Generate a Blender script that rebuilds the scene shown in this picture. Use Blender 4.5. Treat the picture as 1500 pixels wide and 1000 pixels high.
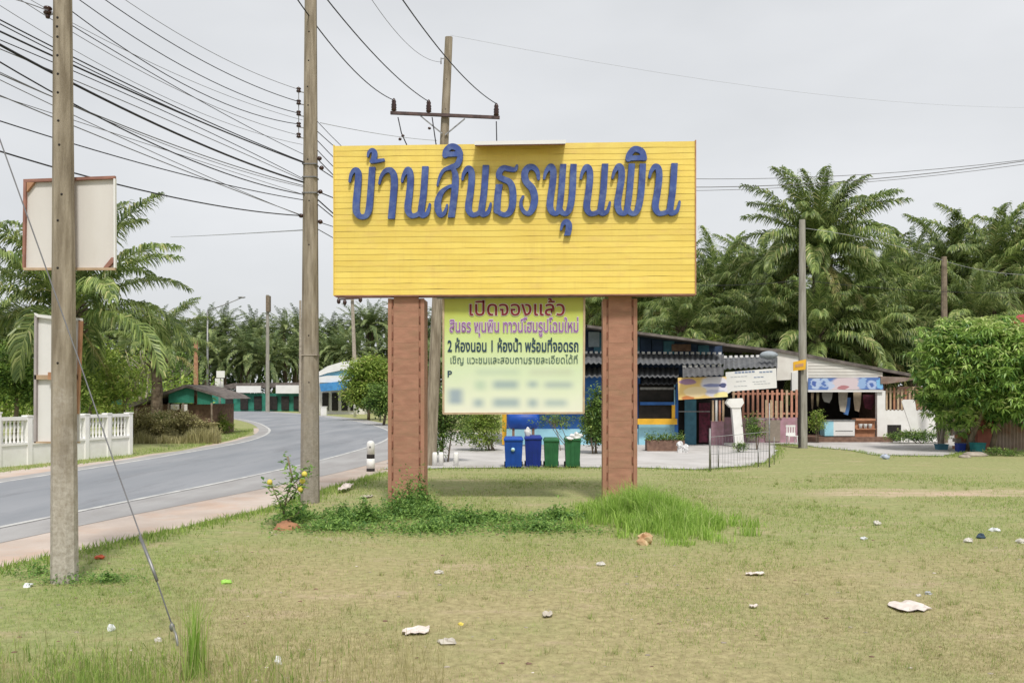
import bpy, math, random
import numpy as np
from mathutils import Vector, Matrix

random.seed(7); rng = np.random.default_rng(11)
R = math.radians
scene = bpy.context.scene
for o in list(bpy.data.objects): bpy.data.objects.remove(o)

# ---------------------------------------------------------------- camera
H = 2.5; F = 1250.0; HY = 578.0
cam_d = bpy.data.cameras.new('camera'); cam = bpy.data.objects.new('camera', cam_d)
scene.collection.objects.link(cam); scene.camera = cam
cam.location = (0, 0, H); cam.rotation_euler = (R(90), 0, 0)
cam_d.sensor_width = 36; cam_d.lens = 30.0; cam_d.shift_y = 78 / 1500
cam_d.clip_start = 0.1; cam_d.clip_end = 3000

# ---------------------------------------------------------------- world, sun, exposure
SUN_EL = 56; SUN_AZ = 12      # behind the camera, a little to the right
world = bpy.data.worlds.new('World'); scene.world = world; world.use_nodes = True
wn = world.node_tree; wn.nodes.clear()
def N(tree, typ, **kw):
    n = tree.nodes.new(typ)
    for k, v in kw.items(): setattr(n, k, v)
    return n
sky = N(wn, 'ShaderNodeTexSky', sky_type='NISHITA'); sky.sun_disc = False
sky.sun_elevation = R(SUN_EL); sky.sun_rotation = R(180 - SUN_AZ); sky.dust_density = 4.0; sky.air_density = 1.0
wtc = N(wn, 'ShaderNodeTexCoord')
wmap = N(wn, 'ShaderNodeMapping'); wmap.inputs['Scale'].default_value = (1.0, 1.0, 2.6)
wno = N(wn, 'ShaderNodeTexNoise'); wno.inputs['Scale'].default_value = 1.7; wno.inputs['Detail'].default_value = 5
wcr = N(wn, 'ShaderNodeValToRGB')
wcr.color_ramp.elements[0].position = 0.36; wcr.color_ramp.elements[0].color = (6.2, 6.35, 6.5, 1)
wcr.color_ramp.elements[1].position = 0.72; wcr.color_ramp.elements[1].color = (7.75, 7.85, 8.0, 1)
wmx = N(wn, 'ShaderNodeMix', data_type='RGBA'); wmx.inputs[0].default_value = 0.90
wbg = N(wn, 'ShaderNodeBackground'); wbg.inputs['Strength'].default_value = 0.1
wo = N(wn, 'ShaderNodeOutputWorld'); L = wn.links.new
L(wtc.outputs['Generated'], wmap.inputs[0]); L(wmap.outputs[0], wno.inputs['Vector']); L(wno.outputs[0], wcr.inputs[0])
L(sky.outputs[0], wmx.inputs[6]); L(wcr.outputs[0], wmx.inputs[7]); L(wmx.outputs[2], wbg.inputs[0]); L(wbg.outputs[0], wo.inputs[0])

sd = bpy.data.lights.new('sun', 'SUN'); sd.energy = 2.65; sd.angle = R(9); sd.color = (1.0, 0.955, 0.88)
sun = bpy.data.objects.new('sun', sd); scene.collection.objects.link(sun)
to_sun = Vector((math.sin(R(SUN_AZ)) * math.cos(R(SUN_EL)), -math.cos(R(SUN_AZ)) * math.cos(R(SUN_EL)), math.sin(R(SUN_EL))))
sun.rotation_euler = to_sun.to_track_quat('Z', 'Y').to_euler(); sun.location = (10, -20, 40)
scene.view_settings.view_transform = 'Standard'; scene.view_settings.look = 'None'
scene.view_settings.exposure = 0.2; scene.view_settings.gamma = 1.0

# ---------------------------------------------------------------- placing helpers (photo survey -> metres)
def P(px, py, d): return Vector(((px - 750) / F * d, d, H - (py - HY) / F * d))
def G(px, py):
    d = F * H / (py - HY); return Vector(((px - 750) / F * d, d, 0))
def dg(py): return F * H / (py - HY)

# ---------------------------------------------------------------- materials
MATS = {}
def mat(name, col, col2=None, scale=6.0, rough=0.8, bump=0.0, bscale=40.0, spec=0.3, metal=0.0, stretch=(1, 1, 1), contrast=(0.35, 0.65), dirt=None, dirt_scale=2.0, dirt_pos=(0.5, 0.75), coord='Object'):
    if name in MATS: return MATS[name]
    m = bpy.data.materials.new(name); m.use_nodes = True; t = m.node_tree; b = t.nodes['Principled BSDF']
    b.inputs['Roughness'].default_value = rough; b.inputs['Metallic'].default_value = metal
    b.inputs['Specular IOR Level'].default_value = spec
    tc = N(t, 'ShaderNodeTexCoord'); mp = N(t, 'ShaderNodeMapping'); mp.inputs['Scale'].default_value = stretch
    oi = N(t, 'ShaderNodeObjectInfo'); ad = N(t, 'ShaderNodeVectorMath', operation='ADD')
    t.links.new(tc.outputs[coord], mp.inputs[0]); t.links.new(mp.outputs[0], ad.inputs[0])
    sc = N(t, 'ShaderNodeMath', operation='MULTIPLY'); sc.inputs[1].default_value = 37.0
    t.links.new(oi.outputs['Random'], sc.inputs[0]); t.links.new(sc.outputs[0], ad.inputs[1])
    if col2 is None: col2 = tuple(c * 0.82 for c in col)
    n1 = N(t, 'ShaderNodeTexNoise'); n1.inputs['Scale'].default_value = scale; n1.inputs['Detail'].default_value = 6
    t.links.new(ad.outputs[0], n1.inputs['Vector'])
    cr = N(t, 'ShaderNodeValToRGB'); e = cr.color_ramp.elements
    e[0].position, e[1].position = contrast; e[0].color = (*col2, 1); e[1].color = (*col, 1)
    t.links.new(n1.outputs[0], cr.inputs[0]); out = cr.outputs[0]
    if dirt is not None:
        n2 = N(t, 'ShaderNodeTexNoise'); n2.inputs['Scale'].default_value = dirt_scale; n2.inputs['Detail'].default_value = 8; n2.inputs['Roughness'].default_value = 0.7
        t.links.new(ad.outputs[0], n2.inputs['Vector'])
        c2 = N(t, 'ShaderNodeValToRGB'); c2.color_ramp.elements[0].position, c2.color_ramp.elements[1].position = dirt_pos
        t.links.new(n2.outputs[0], c2.inputs[0])
        mx = N(t, 'ShaderNodeMix', data_type='RGBA'); mx.inputs[7].default_value = (*dirt, 1)
        t.links.new(c2.outputs[0], mx.inputs[0]); t.links.new(out, mx.inputs[6]); out = mx.outputs[2]
    t.links.new(out, b.inputs['Base Color'])
    if bump:
        n3 = N(t, 'ShaderNodeTexNoise'); n3.inputs['Scale'].default_value = bscale; n3.inputs['Detail'].default_value = 5
        t.links.new(ad.outputs[0], n3.inputs['Vector'])
        bp = N(t, 'ShaderNodeBump'); bp.inputs['Strength'].default_value = bump; bp.inputs['Distance'].default_value = 0.02
        t.links.new(n3.outputs[0], bp.inputs['Height']); t.links.new(bp.outputs[0], b.inputs['Normal'])
    MATS[name] = m; return m

def leafmat(name, dark, light, extra=None, trans=0.35, rough=0.55, vary=0.0):
    m = bpy.data.materials.new(name); m.use_nodes = True; t = m.node_tree; b = t.nodes['Principled BSDF']
    at = N(t, 'ShaderNodeAttribute', attribute_name='tint')
    cr = N(t, 'ShaderNodeValToRGB'); e = cr.color_ramp.elements
    e[0].color = (*dark, 1); e[1].color = (*light, 1); e[0].position = 0.1; e[1].position = 0.85
    if extra: x = cr.color_ramp.elements.new(0.97); x.color = (*extra, 1)
    t.links.new(at.outputs['Fac'], cr.inputs[0])
    oi = N(t, 'ShaderNodeObjectInfo'); hs = N(t, 'ShaderNodeHueSaturation')
    mr = N(t, 'ShaderNodeMapRange'); mr.inputs[3].default_value = 1 - vary * .8; mr.inputs[4].default_value = 1 + vary * 1.3
    t.links.new(oi.outputs['Random'], mr.inputs[0]); t.links.new(mr.outputs[0], hs.inputs['Value'])
    t.links.new(cr.outputs[0], hs.inputs['Color'])
    t.links.new(hs.outputs[0], b.inputs['Base Color']); b.inputs['Roughness'].default_value = rough; b.inputs['Specular IOR Level'].default_value = 0.35
    tr = N(t, 'ShaderNodeBsdfTranslucent'); t.links.new(hs.outputs[0], tr.inputs[0])
    mx = N(t, 'ShaderNodeMixShader'); mx.inputs[0].default_value = trans
    t.links.new(b.outputs[0], mx.inputs[1]); t.links.new(tr.outputs[0], mx.inputs[2]); t.links.new(mx.outputs[0], t.nodes['Material Output'].inputs[0])
    MATS[name] = m; return m

M_grassdry = leafmat('grass_dry', (0.24, 0.225, 0.10), (0.47, 0.43, 0.21), (0.58, 0.53, 0.32), 0.4, 0.8)
M_grassgreen = leafmat('grass_green', (0.17, 0.27, 0.055), (0.42, 0.56, 0.14), (0.46, 0.48, 0.2), 0.45, 0.7)
M_tallgrass = leafmat('grass_bright', (0.24, 0.40, 0.07), (0.50, 0.70, 0.17), (0.56, 0.62, 0.28), 0.5, 0.6)
M_creeper = leafmat('creeper_leaf', (0.09, 0.20, 0.05), (0.32, 0.50, 0.13), None, 0.45)
M_palm = leafmat('palm_leaf', (0.10, 0.16, 0.05), (0.36, 0.44, 0.145), (0.56, 0.54, 0.26), 0.42, 0.38, 0.25)
M_palmdry = leafmat('palm_leaf_yellowing', (0.22, 0.21, 0.07), (0.46, 0.43, 0.17), (0.56, 0.48, 0.26), 0.3, 0.5, 0.15)
M_palmfar = leafmat('palm_leaf_far', (0.09, 0.15, 0.06), (0.32, 0.38, 0.15), (0.5, 0.5, 0.25), 0.3, 0.5, 0.15)
M_mango = leafmat('mango_leaf', (0.07, 0.17, 0.035), (0.40, 0.58, 0.14), (0.58, 0.66, 0.28), 0.3, 0.4)
M_bush = leafmat('bush_leaf', (0.06, 0.13, 0.032), (0.26, 0.39, 0.085), (0.38, 0.46, 0.13), 0.3, 0.5)
M_bushyel = leafmat('bush_leaf_yellow', (0.16, 0.26, 0.045), (0.44, 0.55, 0.12), (0.48, 0.46, 0.16), 0.35, 0.5)
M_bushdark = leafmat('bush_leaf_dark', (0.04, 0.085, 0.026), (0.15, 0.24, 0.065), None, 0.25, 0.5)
M_dryveg = leafmat('dry_undergrowth', (0.22, 0.20, 0.08), (0.50, 0.46, 0.22), (0.5, 0.4, 0.28), 0.3, 0.7)

M_yellow = mat('yellow_siding_paint', (0.83, 0.645, 0.15), (0.78, 0.58, 0.12), 1.3, 0.5, 0.12, 9, 0.35, stretch=(1, 1, 2.2), dirt=(0.72, 0.50, 0.16), dirt_scale=1.4, dirt_pos=(0.52, 0.82))
def fade_planks():
    m = M_yellow; t = m.node_tree; b = t.nodes['Principled BSDF']; old = b.inputs['Base Color'].links[0].from_socket
    g = N(t, 'ShaderNodeNewGeometry'); mp = N(t, 'ShaderNodeMapping'); mp.inputs['Scale'].default_value = (5, 5, .35); t.links.new(g.outputs['Position'], mp.inputs[0])
    n = N(t, 'ShaderNodeTexNoise'); n.inputs['Scale'].default_value = 1.6; n.inputs['Detail'].default_value = 8; n.inputs['Roughness'].default_value = .7; t.links.new(mp.outputs[0], n.inputs['Vector'])
    cr = N(t, 'ShaderNodeMapRange'); cr.inputs[1].default_value = .5; cr.inputs[2].default_value = .8; cr.inputs[4].default_value = .5; t.links.new(n.outputs[0], cr.inputs[0])
    mx = N(t, 'ShaderNodeMix', data_type='RGBA'); t.links.new(cr.outputs[0], mx.inputs[0]); t.links.new(old, mx.inputs[6]); mx.inputs[7].default_value = (.66, .47, .13, 1)
    oi = N(t, 'ShaderNodeObjectInfo'); mr = N(t, 'ShaderNodeMapRange'); mr.inputs[3].default_value = .93; mr.inputs[4].default_value = 1.05; t.links.new(oi.outputs['Random'], mr.inputs[0])
    hs = N(t, 'ShaderNodeHueSaturation'); t.links.new(mr.outputs[0], hs.inputs['Value']); t.links.new(mx.outputs[2], hs.inputs['Color']); t.links.new(hs.outputs[0], b.inputs['Base Color'])
fade_planks()
M_yelback = mat('board_backing', (0.30, 0.20, 0.04), None, 4, 0.8)
M_blue = mat('letter_blue', (0.05, 0.095, 0.32), (0.035, 0.06, 0.22), 3.0, 0.45, 0.05, 20, 0.4, dirt=(0.16, 0.22, 0.40), dirt_scale=5, dirt_pos=(0.45, 0.85))
M_rust = mat('pillar_red_brown', (0.43, 0.225, 0.155), (0.34, 0.175, 0.12), 3.2, 0.8, 0.3, 30, 0.2, stretch=(1, 1, 0.7), dirt=(0.30, 0.19, 0.12), dirt_scale=2.6, dirt_pos=(0.45, 0.8))
M_rust2 = mat('pillar_batten', (0.43, 0.225, 0.155), (0.34, 0.175, 0.12), 3.2, 0.8, 0.3, 30, 0.2, stretch=(1, 1, 3), dirt=(0.30, 0.19, 0.12), dirt_scale=2.2, dirt_pos=(0.45, 0.8))
M_rustdark = mat('pillar_notch', (0.21, 0.085, 0.055), None, 4, 0.9)
M_conc = mat('pole_concrete', (0.36, 0.31, 0.24), (0.20, 0.165, 0.12), 4.0, 0.9, 0.5, 45, 0.2, stretch=(3, 3, 0.35), dirt=(0.12, 0.10, 0.075), dirt_scale=2.2, dirt_pos=(0.56, 0.78))
M_conc2 = mat('pole_concrete_grey', (0.36, 0.345, 0.31), (0.25, 0.235, 0.205), 3.0, 0.9, 0.4, 30, 0.2, stretch=(3, 3, 0.4), dirt=(0.15, 0.135, 0.11), dirt_scale=2.0, dirt_pos=(0.56, 0.8))
def weather_foot(src, name, z0, z1, col, col2):
    m = MATS[src].copy(); m.name = name; t = m.node_tree; b = t.nodes['Principled BSDF']; old = b.inputs['Base Color'].links[0].from_socket
    g = N(t, 'ShaderNodeNewGeometry'); sx = N(t, 'ShaderNodeSeparateXYZ'); t.links.new(g.outputs['Position'], sx.inputs[0])
    n = N(t, 'ShaderNodeTexNoise'); n.inputs['Scale'].default_value = 2.2; n.inputs['Detail'].default_value = 8; n.inputs['Roughness'].default_value = .75; t.links.new(g.outputs['Position'], n.inputs['Vector'])
    ma = N(t, 'ShaderNodeMath', operation='MULTIPLY_ADD'); ma.inputs[1].default_value = -(z1 - z0) * 1.6; t.links.new(n.outputs[0], ma.inputs[0]); t.links.new(sx.outputs[2], ma.inputs[2])
    mr = N(t, 'ShaderNodeMapRange', interpolation_type='SMOOTHSTEP'); mr.inputs[1].default_value = z1 - (z1 - z0) * .8; mr.inputs[2].default_value = z0 - (z1 - z0) * .8; t.links.new(ma.outputs[0], mr.inputs[0])
    n2 = N(t, 'ShaderNodeTexNoise'); n2.inputs['Scale'].default_value = 14; n2.inputs['Detail'].default_value = 8; n2.inputs['Roughness'].default_value = .8; t.links.new(g.outputs['Position'], n2.inputs['Vector'])
    cr = N(t, 'ShaderNodeValToRGB'); cr.color_ramp.elements[0].position = .38; cr.color_ramp.elements[1].position = .6; cr.color_ramp.elements[0].color = (*col2, 1); cr.color_ramp.elements[1].color = (*col, 1); t.links.new(n2.outputs[0], cr.inputs[0])
    mx = N(t, 'ShaderNodeMix', data_type='RGBA'); t.links.new(mr.outputs[0], mx.inputs[0]); t.links.new(old, mx.inputs[6]); t.links.new(cr.outputs[0], mx.inputs[7]); t.links.new(mx.outputs[2], b.inputs['Base Color']); MATS[name] = m; return m
M_polefoot = weather_foot('pole_concrete', 'pole_concrete_lichen', 0.2, 3.4, (.52, .48, .43), (.33, .29, .245))
M_polemid = weather_foot('pole_concrete', 'pole_concrete_dark', 0.2, 5.0, (.33, .30, .26), (.23, .205, .17))
M_dark = mat('dark_hole', (0.035, 0.03, 0.028), None, 4, 0.9)
M_porc = mat('insulator_brown', (0.05, 0.022, 0.018), None, 4, 0.25, spec=0.5)
M_galv = mat('galvanised_steel', (0.33, 0.33, 0.33), (0.2, 0.2, 0.2), 8, 0.5, metal=0.6)
M_arm = mat('crossarm_steel', (0.13, 0.085, 0.08), (0.07, 0.05, 0.05), 6, 0.7)
M_wire = mat('cable_black', (0.025, 0.025, 0.03), None, 4, 0.5)
M_wiregrey = mat('cable_grey', (0.16, 0.16, 0.17), None, 4, 0.5)
M_wirepale = mat('cable_pale', (0.38, 0.39, 0.41), None, 4, 0.5)
M_asph = mat('asphalt', (0.30, 0.31, 0.335), (0.22, 0.235, 0.26), 0.35, 0.85, 0.15, 60, 0.3, stretch=(2.0, 0.35, 1), coord='Object', contrast=(0.3, 0.7), dirt=(0.17, 0.175, 0.19), dirt_scale=0.55, dirt_pos=(0.54, 0.8))
M_should = mat('asphalt_shoulder', (0.38, 0.375, 0.375), (0.31, 0.30, 0.30), 1.2, 0.9, 0.2, 50, stretch=(1, 0.4, 1))
M_line = mat('road_line_paint', (0.62, 0.62, 0.60), (0.42, 0.42, 0.42), 3, 0.7)
M_laterite = mat('laterite_shoulder', (0.56, 0.485, 0.435), (0.46, 0.385, 0.335), 0.9, 0.95, 0.4, 20, 0.1, dirt=(0.54, 0.36, 0.26), dirt_scale=0.6, dirt_pos=(0.5, 0.8))
M_lane = mat('concrete_lane', (0.56, 0.54, 0.53), (0.46, 0.445, 0.435), 0.8, 0.9, 0.2, 20, 0.2, dirt=(0.33, 0.30, 0.27), dirt_scale=0.5, dirt_pos=(0.5, 0.8))
M_white = mat('white_paint', (0.84, 0.835, 0.82), (0.78, 0.77, 0.75), 3, 0.6, dirt=(0.60, 0.57, 0.50), dirt_scale=2.2, dirt_pos=(0.6, 1.0))
M_whiteclean = mat('white_sheet', (0.76, 0.755, 0.75), (0.70, 0.695, 0.69), 1.4, 0.55)
M_signback = mat('sign_back', (0.69, 0.665, 0.645), (0.63, 0.60, 0.575), 1.4, 0.7, stretch=(1.5, 1, 0.4), dirt=(0.55, 0.50, 0.45), dirt_scale=1.5, dirt_pos=(0.6, 0.95))
M_frame = mat('frame_rusty', (0.36, 0.18, 0.14), (0.24, 0.12, 0.095), 5, 0.8)
M_frameor = mat('frame_orange_rust', (0.50, 0.29, 0.17), (0.38, 0.19, 0.11), 5, 0.8)
M_black = mat('fibre_cement_dark', (0.17, 0.175, 0.185), (0.11, 0.115, 0.125), 2.5, 0.85, dirt=(0.13, 0.13, 0.12), dirt_scale=1.2)
M_roofedge = mat('roof_old_grey', (0.19, 0.165, 0.15), (0.10, 0.085, 0.08), 3, 0.9)
M_bluewall = mat('blue_wall', (0.04, 0.15, 0.44), (0.03, 0.11, 0.33), 2, 0.7)
M_navy = mat('navy_boards', (0.035, 0.06, 0.12), (0.02, 0.035, 0.07), 3, 0.8)
M_lblue = mat('light_blue_wall', (0.36, 0.66, 0.78), (0.30, 0.57, 0.70), 2, 0.7)
M_teal = mat('teal_door', (0.07, 0.20, 0.27), (0.05, 0.14, 0.2), 3, 0.7)
M_maroon = mat('maroon_cloth', (0.14, 0.03, 0.055), (0.06, 0.02, 0.03), 6, 0.9)
M_yelwin = mat('yellow_window_frame', (0.80, 0.45, 0.04), None, 3, 0.5)
M_salmon = mat('salmon_slat', (0.58, 0.29, 0.20), (0.45, 0.22, 0.16), 5, 0.8)
M_slatpale = mat('pale_slat', (0.55, 0.42, 0.28), (0.42, 0.3, 0.2), 5, 0.8)
M_mauve = mat('mauve_wall', (0.46, 0.27, 0.33), (0.36, 0.21, 0.25), 3, 0.85, dirt=(0.27, 0.22, 0.2), dirt_scale=1.6)
M_cream = mat('cream_gable', (0.74, 0.72, 0.68), (0.66, 0.63, 0.59), 2, 0.8)
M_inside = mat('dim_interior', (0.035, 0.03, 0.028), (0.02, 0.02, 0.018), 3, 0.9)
M_brick = mat('brown_soil_wall', (0.24, 0.15, 0.11), (0.15, 0.09, 0.07), 5, 0.9)
M_terr = mat('orange_shelf', (0.48, 0.24, 0.14), (0.36, 0.17, 0.1), 5, 0.8)
M_binblue = mat('bin_blue', (0.012, 0.075, 0.40), (0.01, 0.06, 0.30), 3, 0.45)
M_binblued = mat('bin_deep_blue', (0.014, 0.035, 0.27), (0.01, 0.03, 0.2), 3, 0.45)
M_bingreen = mat('bin_green', (0.03, 0.14, 0.055), (0.02, 0.10, 0.04), 3, 0.5)
M_scrap = mat('dirty_white_scrap', (0.66, 0.64, 0.60), (0.42, 0.39, 0.34), 30, 0.8)
M_bag = mat('white_bag', (0.74, 0.74, 0.75), (0.58, 0.58, 0.58), 5, 0.4)
M_wheel = mat('black_rubber', (0.02, 0.02, 0.02), None, 4, 0.8)
M_trunk = mat('palm_trunk', (0.20, 0.155, 0.11), (0.09, 0.065, 0.045), 5, 0.95, 0.6, 14)
M_bark = mat('bark', (0.25, 0.20, 0.15), (0.14, 0.11, 0.08), 5, 0.9)
M_barkpale = mat('bark_pale', (0.42, 0.37, 0.31), (0.28, 0.24, 0.2), 5, 0.9)
M_corr = mat('rusty_corrugated', (0.30, 0.235, 0.205), (0.21, 0.15, 0.125), 2, 0.8, dirt=(0.24, 0.11, 0.07), dirt_scale=1.5)
M_redroof = mat('red_roof', (0.50, 0.09, 0.10), (0.42, 0.07, 0.08), 3, 0.6)
M_redpost = mat('red_brown_post', (0.40, 0.15, 0.115), (0.30, 0.1, 0.08), 3, 0.8)
M_green = mat('green_tarpaulin', (0.04, 0.24, 0.17), (0.03, 0.17, 0.12), 2, 0.6)
M_sky = mat('light_blue_roof', (0.22, 0.48, 0.66), (0.18, 0.42, 0.58), 2, 0.5)
M_awn = mat('blue_awning', (0.07, 0.27, 0.58), (0.05, 0.2, 0.45), 2, 0.6)
M_paper = mat('litter_paper', (0.74, 0.67, 0.63), (0.56, 0.49, 0.44), 6, 0.8)
M_plastic = mat('litter_plastic', (0.76, 0.78, 0.80), (0.6, 0.62, 0.64), 8, 0.3)
M_flower = mat('yellow_fruit', (0.75, 0.62, 0.12), None, 5, 0.6)
M_soil = mat('red_soil', (0.42, 0.21, 0.12), (0.30, 0.15, 0.09), 5, 0.95, 0.5, 20)

# ground: dry grass, green grass and red soil mixed by noise and by where they lie
def ground_material():
    m = bpy.data.materials.new('ground_soil_grass'); m.use_nodes = True; t = m.node_tree; b = t.nodes['Principled BSDF']
    b.inputs['Roughness'].default_value = 0.95; b.inputs['Specular IOR Level'].default_value = 0.1
    lk = t.links.new; tc = N(t, 'ShaderNodeTexCoord'); sx = N(t, 'ShaderNodeSeparateXYZ'); lk(tc.outputs['Object'], sx.inputs[0])
    def noise(scale, detail=6, rough=0.6, st=None):
        n = N(t, 'ShaderNodeTexNoise'); n.inputs['Scale'].default_value = scale; n.inputs['Detail'].default_value = detail; n.inputs['Roughness'].default_value = rough
        if st:
            mp = N(t, 'ShaderNodeMapping'); mp.inputs['Scale'].default_value = st; lk(tc.outputs['Object'], mp.inputs[0]); lk(mp.outputs[0], n.inputs['Vector'])
        else: lk(tc.outputs['Object'], n.inputs['Vector'])
        return n.outputs[0]
    def ramp(v, p0, p1, c0=(0, 0, 0), c1=(1, 1, 1)):
        c = N(t, 'ShaderNodeValToRGB'); c.color_ramp.elements[0].position = p0; c.color_ramp.elements[1].position = p1
        c.color_ramp.elements[0].color = (*c0, 1); c.color_ramp.elements[1].color = (*c1, 1); lk(v, c.inputs[0]); return c.outputs[0]
    def mix(f, a, bb):
        x = N(t, 'ShaderNodeMix', data_type='RGBA'); lk(f, x.inputs[0])
        for i, v in ((6, a), (7, bb)):
            if isinstance(v, tuple): x.inputs[i].default_value = (*v, 1)
            else: lk(v, x.inputs[i])
        return x.outputs[2]
    def mth(op, a, bb, cl=False):
        x = N(t, 'ShaderNodeMath', operation=op); x.use_clamp = cl
        for i, v in enumerate((a, bb)):
            if isinstance(v, (int, float)): x.inputs[i].default_value = v
            else: lk(v, x.inputs[i])
        return x.outputs[0]
    def mrange(v, a, bb, smooth=True):
        x = N(t, 'ShaderNodeMapRange', interpolation_type='SMOOTHSTEP' if smooth else 'LINEAR'); x.inputs[1].default_value = a; x.inputs[2].default_value = bb; lk(v, x.inputs[0]); return x.outputs[0]
    fine = ramp(noise(9, 8, 0.75), 0.3, 0.7, (0.23, 0.195, 0.10), (0.52, 0.46, 0.25))
    greenf = ramp(noise(7, 8, 0.7), 0.3, 0.7, (0.18, 0.21, 0.08), (0.38, 0.415, 0.18))
    # green share: patches, more towards the pillars, the road verge and beyond
    y = sx.outputs[1]; x = sx.outputs[0]
    patch = ramp(noise(0.42, 5, 0.65), 0.48, 0.66)
    band = mth('MULTIPLY', mrange(y, 11.5, 15.5), 0.78)
    left = mrange(mth('ADD', x, mth('MULTIPLY', y, 0.17)), -0.8, -3.0)
    far = mth('MULTIPLY', mrange(y, 24, 30), 0.75)
    g = mth('MAXIMUM', mth('MAXIMUM', mth('MULTIPLY', patch, 0.55), band), mth('MAXIMUM', mth('MULTIPLY', left, 0.95), far))
    g = mth('MULTIPLY', g, ramp(noise(1.3, 6, 0.7, (0.6, 1.6, 1)), 0.28, 0.50))
    c = mix(g, fine, greenf)
    # bare red soil: thin patches plus the worn strip on the right
    soil = ramp(noise(6, 7, 0.7), 0.3, 0.7, (0.44, 0.31, 0.22), (0.68, 0.53, 0.42))
    sp = ramp(noise(0.9, 7, 0.7, (0.5, 1.4, 1)), 0.55, 0.72)
    s1 = mth('MULTIPLY', sp, 0.6)
    wob = mth('ADD', y, mth('MULTIPLY', noise(0.5, 4), 2.4))
    strip = mth('MULTIPLY', mrange(mth('ABSOLUTE', mth('SUBTRACT', wob, 22.9), 0), 1.0, 0.35), mrange(x, 6.2, 9.5))
    strip = mth('MULTIPLY', strip, ramp(noise(1.4, 6, 0.7, (0.3, 1.5, 1)), 0.35, 0.6))
    c = mix(mth('MAXIMUM', s1, strip), c, soil)
    # small dark clods and pale specks
    sk = ramp(noise(22, 4, 0.6, (0.5, 1.0, 1)), 0.66, 0.74)
    c = mix(mth('MULTIPLY', sk, 0.55), c, (0.14, 0.105, 0.06))
    lk(c, b.inputs['Base Color'])
    bp = N(t, 'ShaderNodeBump'); bp.inputs['Strength'].default_value = 0.7; bp.inputs['Distance'].default_value = 0.05
    lk(noise(11, 8, 0.7), bp.inputs['Height']); lk(bp.outputs[0], b.inputs['Normal'])
    return m
M_ground = ground_material()

# ---------------------------------------------------------------- object helpers
C = scene.collection
def tag(o, label=None, cat=None, group=None, kind=None):
    if label: o['label'] = label
    if cat: o['category'] = cat
    if group: o['group'] = group
    if kind: o['kind'] = kind
    return o
def thing(name, loc, label, cat, group=None):
    o = bpy.data.objects.new(name, None); C.objects.link(o); o.location = loc; o.empty_display_size = 0.3
    o['wl'] = tuple(loc)
    return tag(o, label, cat, group)
def wloc(o):
    v = Vector((0, 0, 0))
    while o is not None: v += Vector(o.location); o = o.parent
    return v

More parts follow.
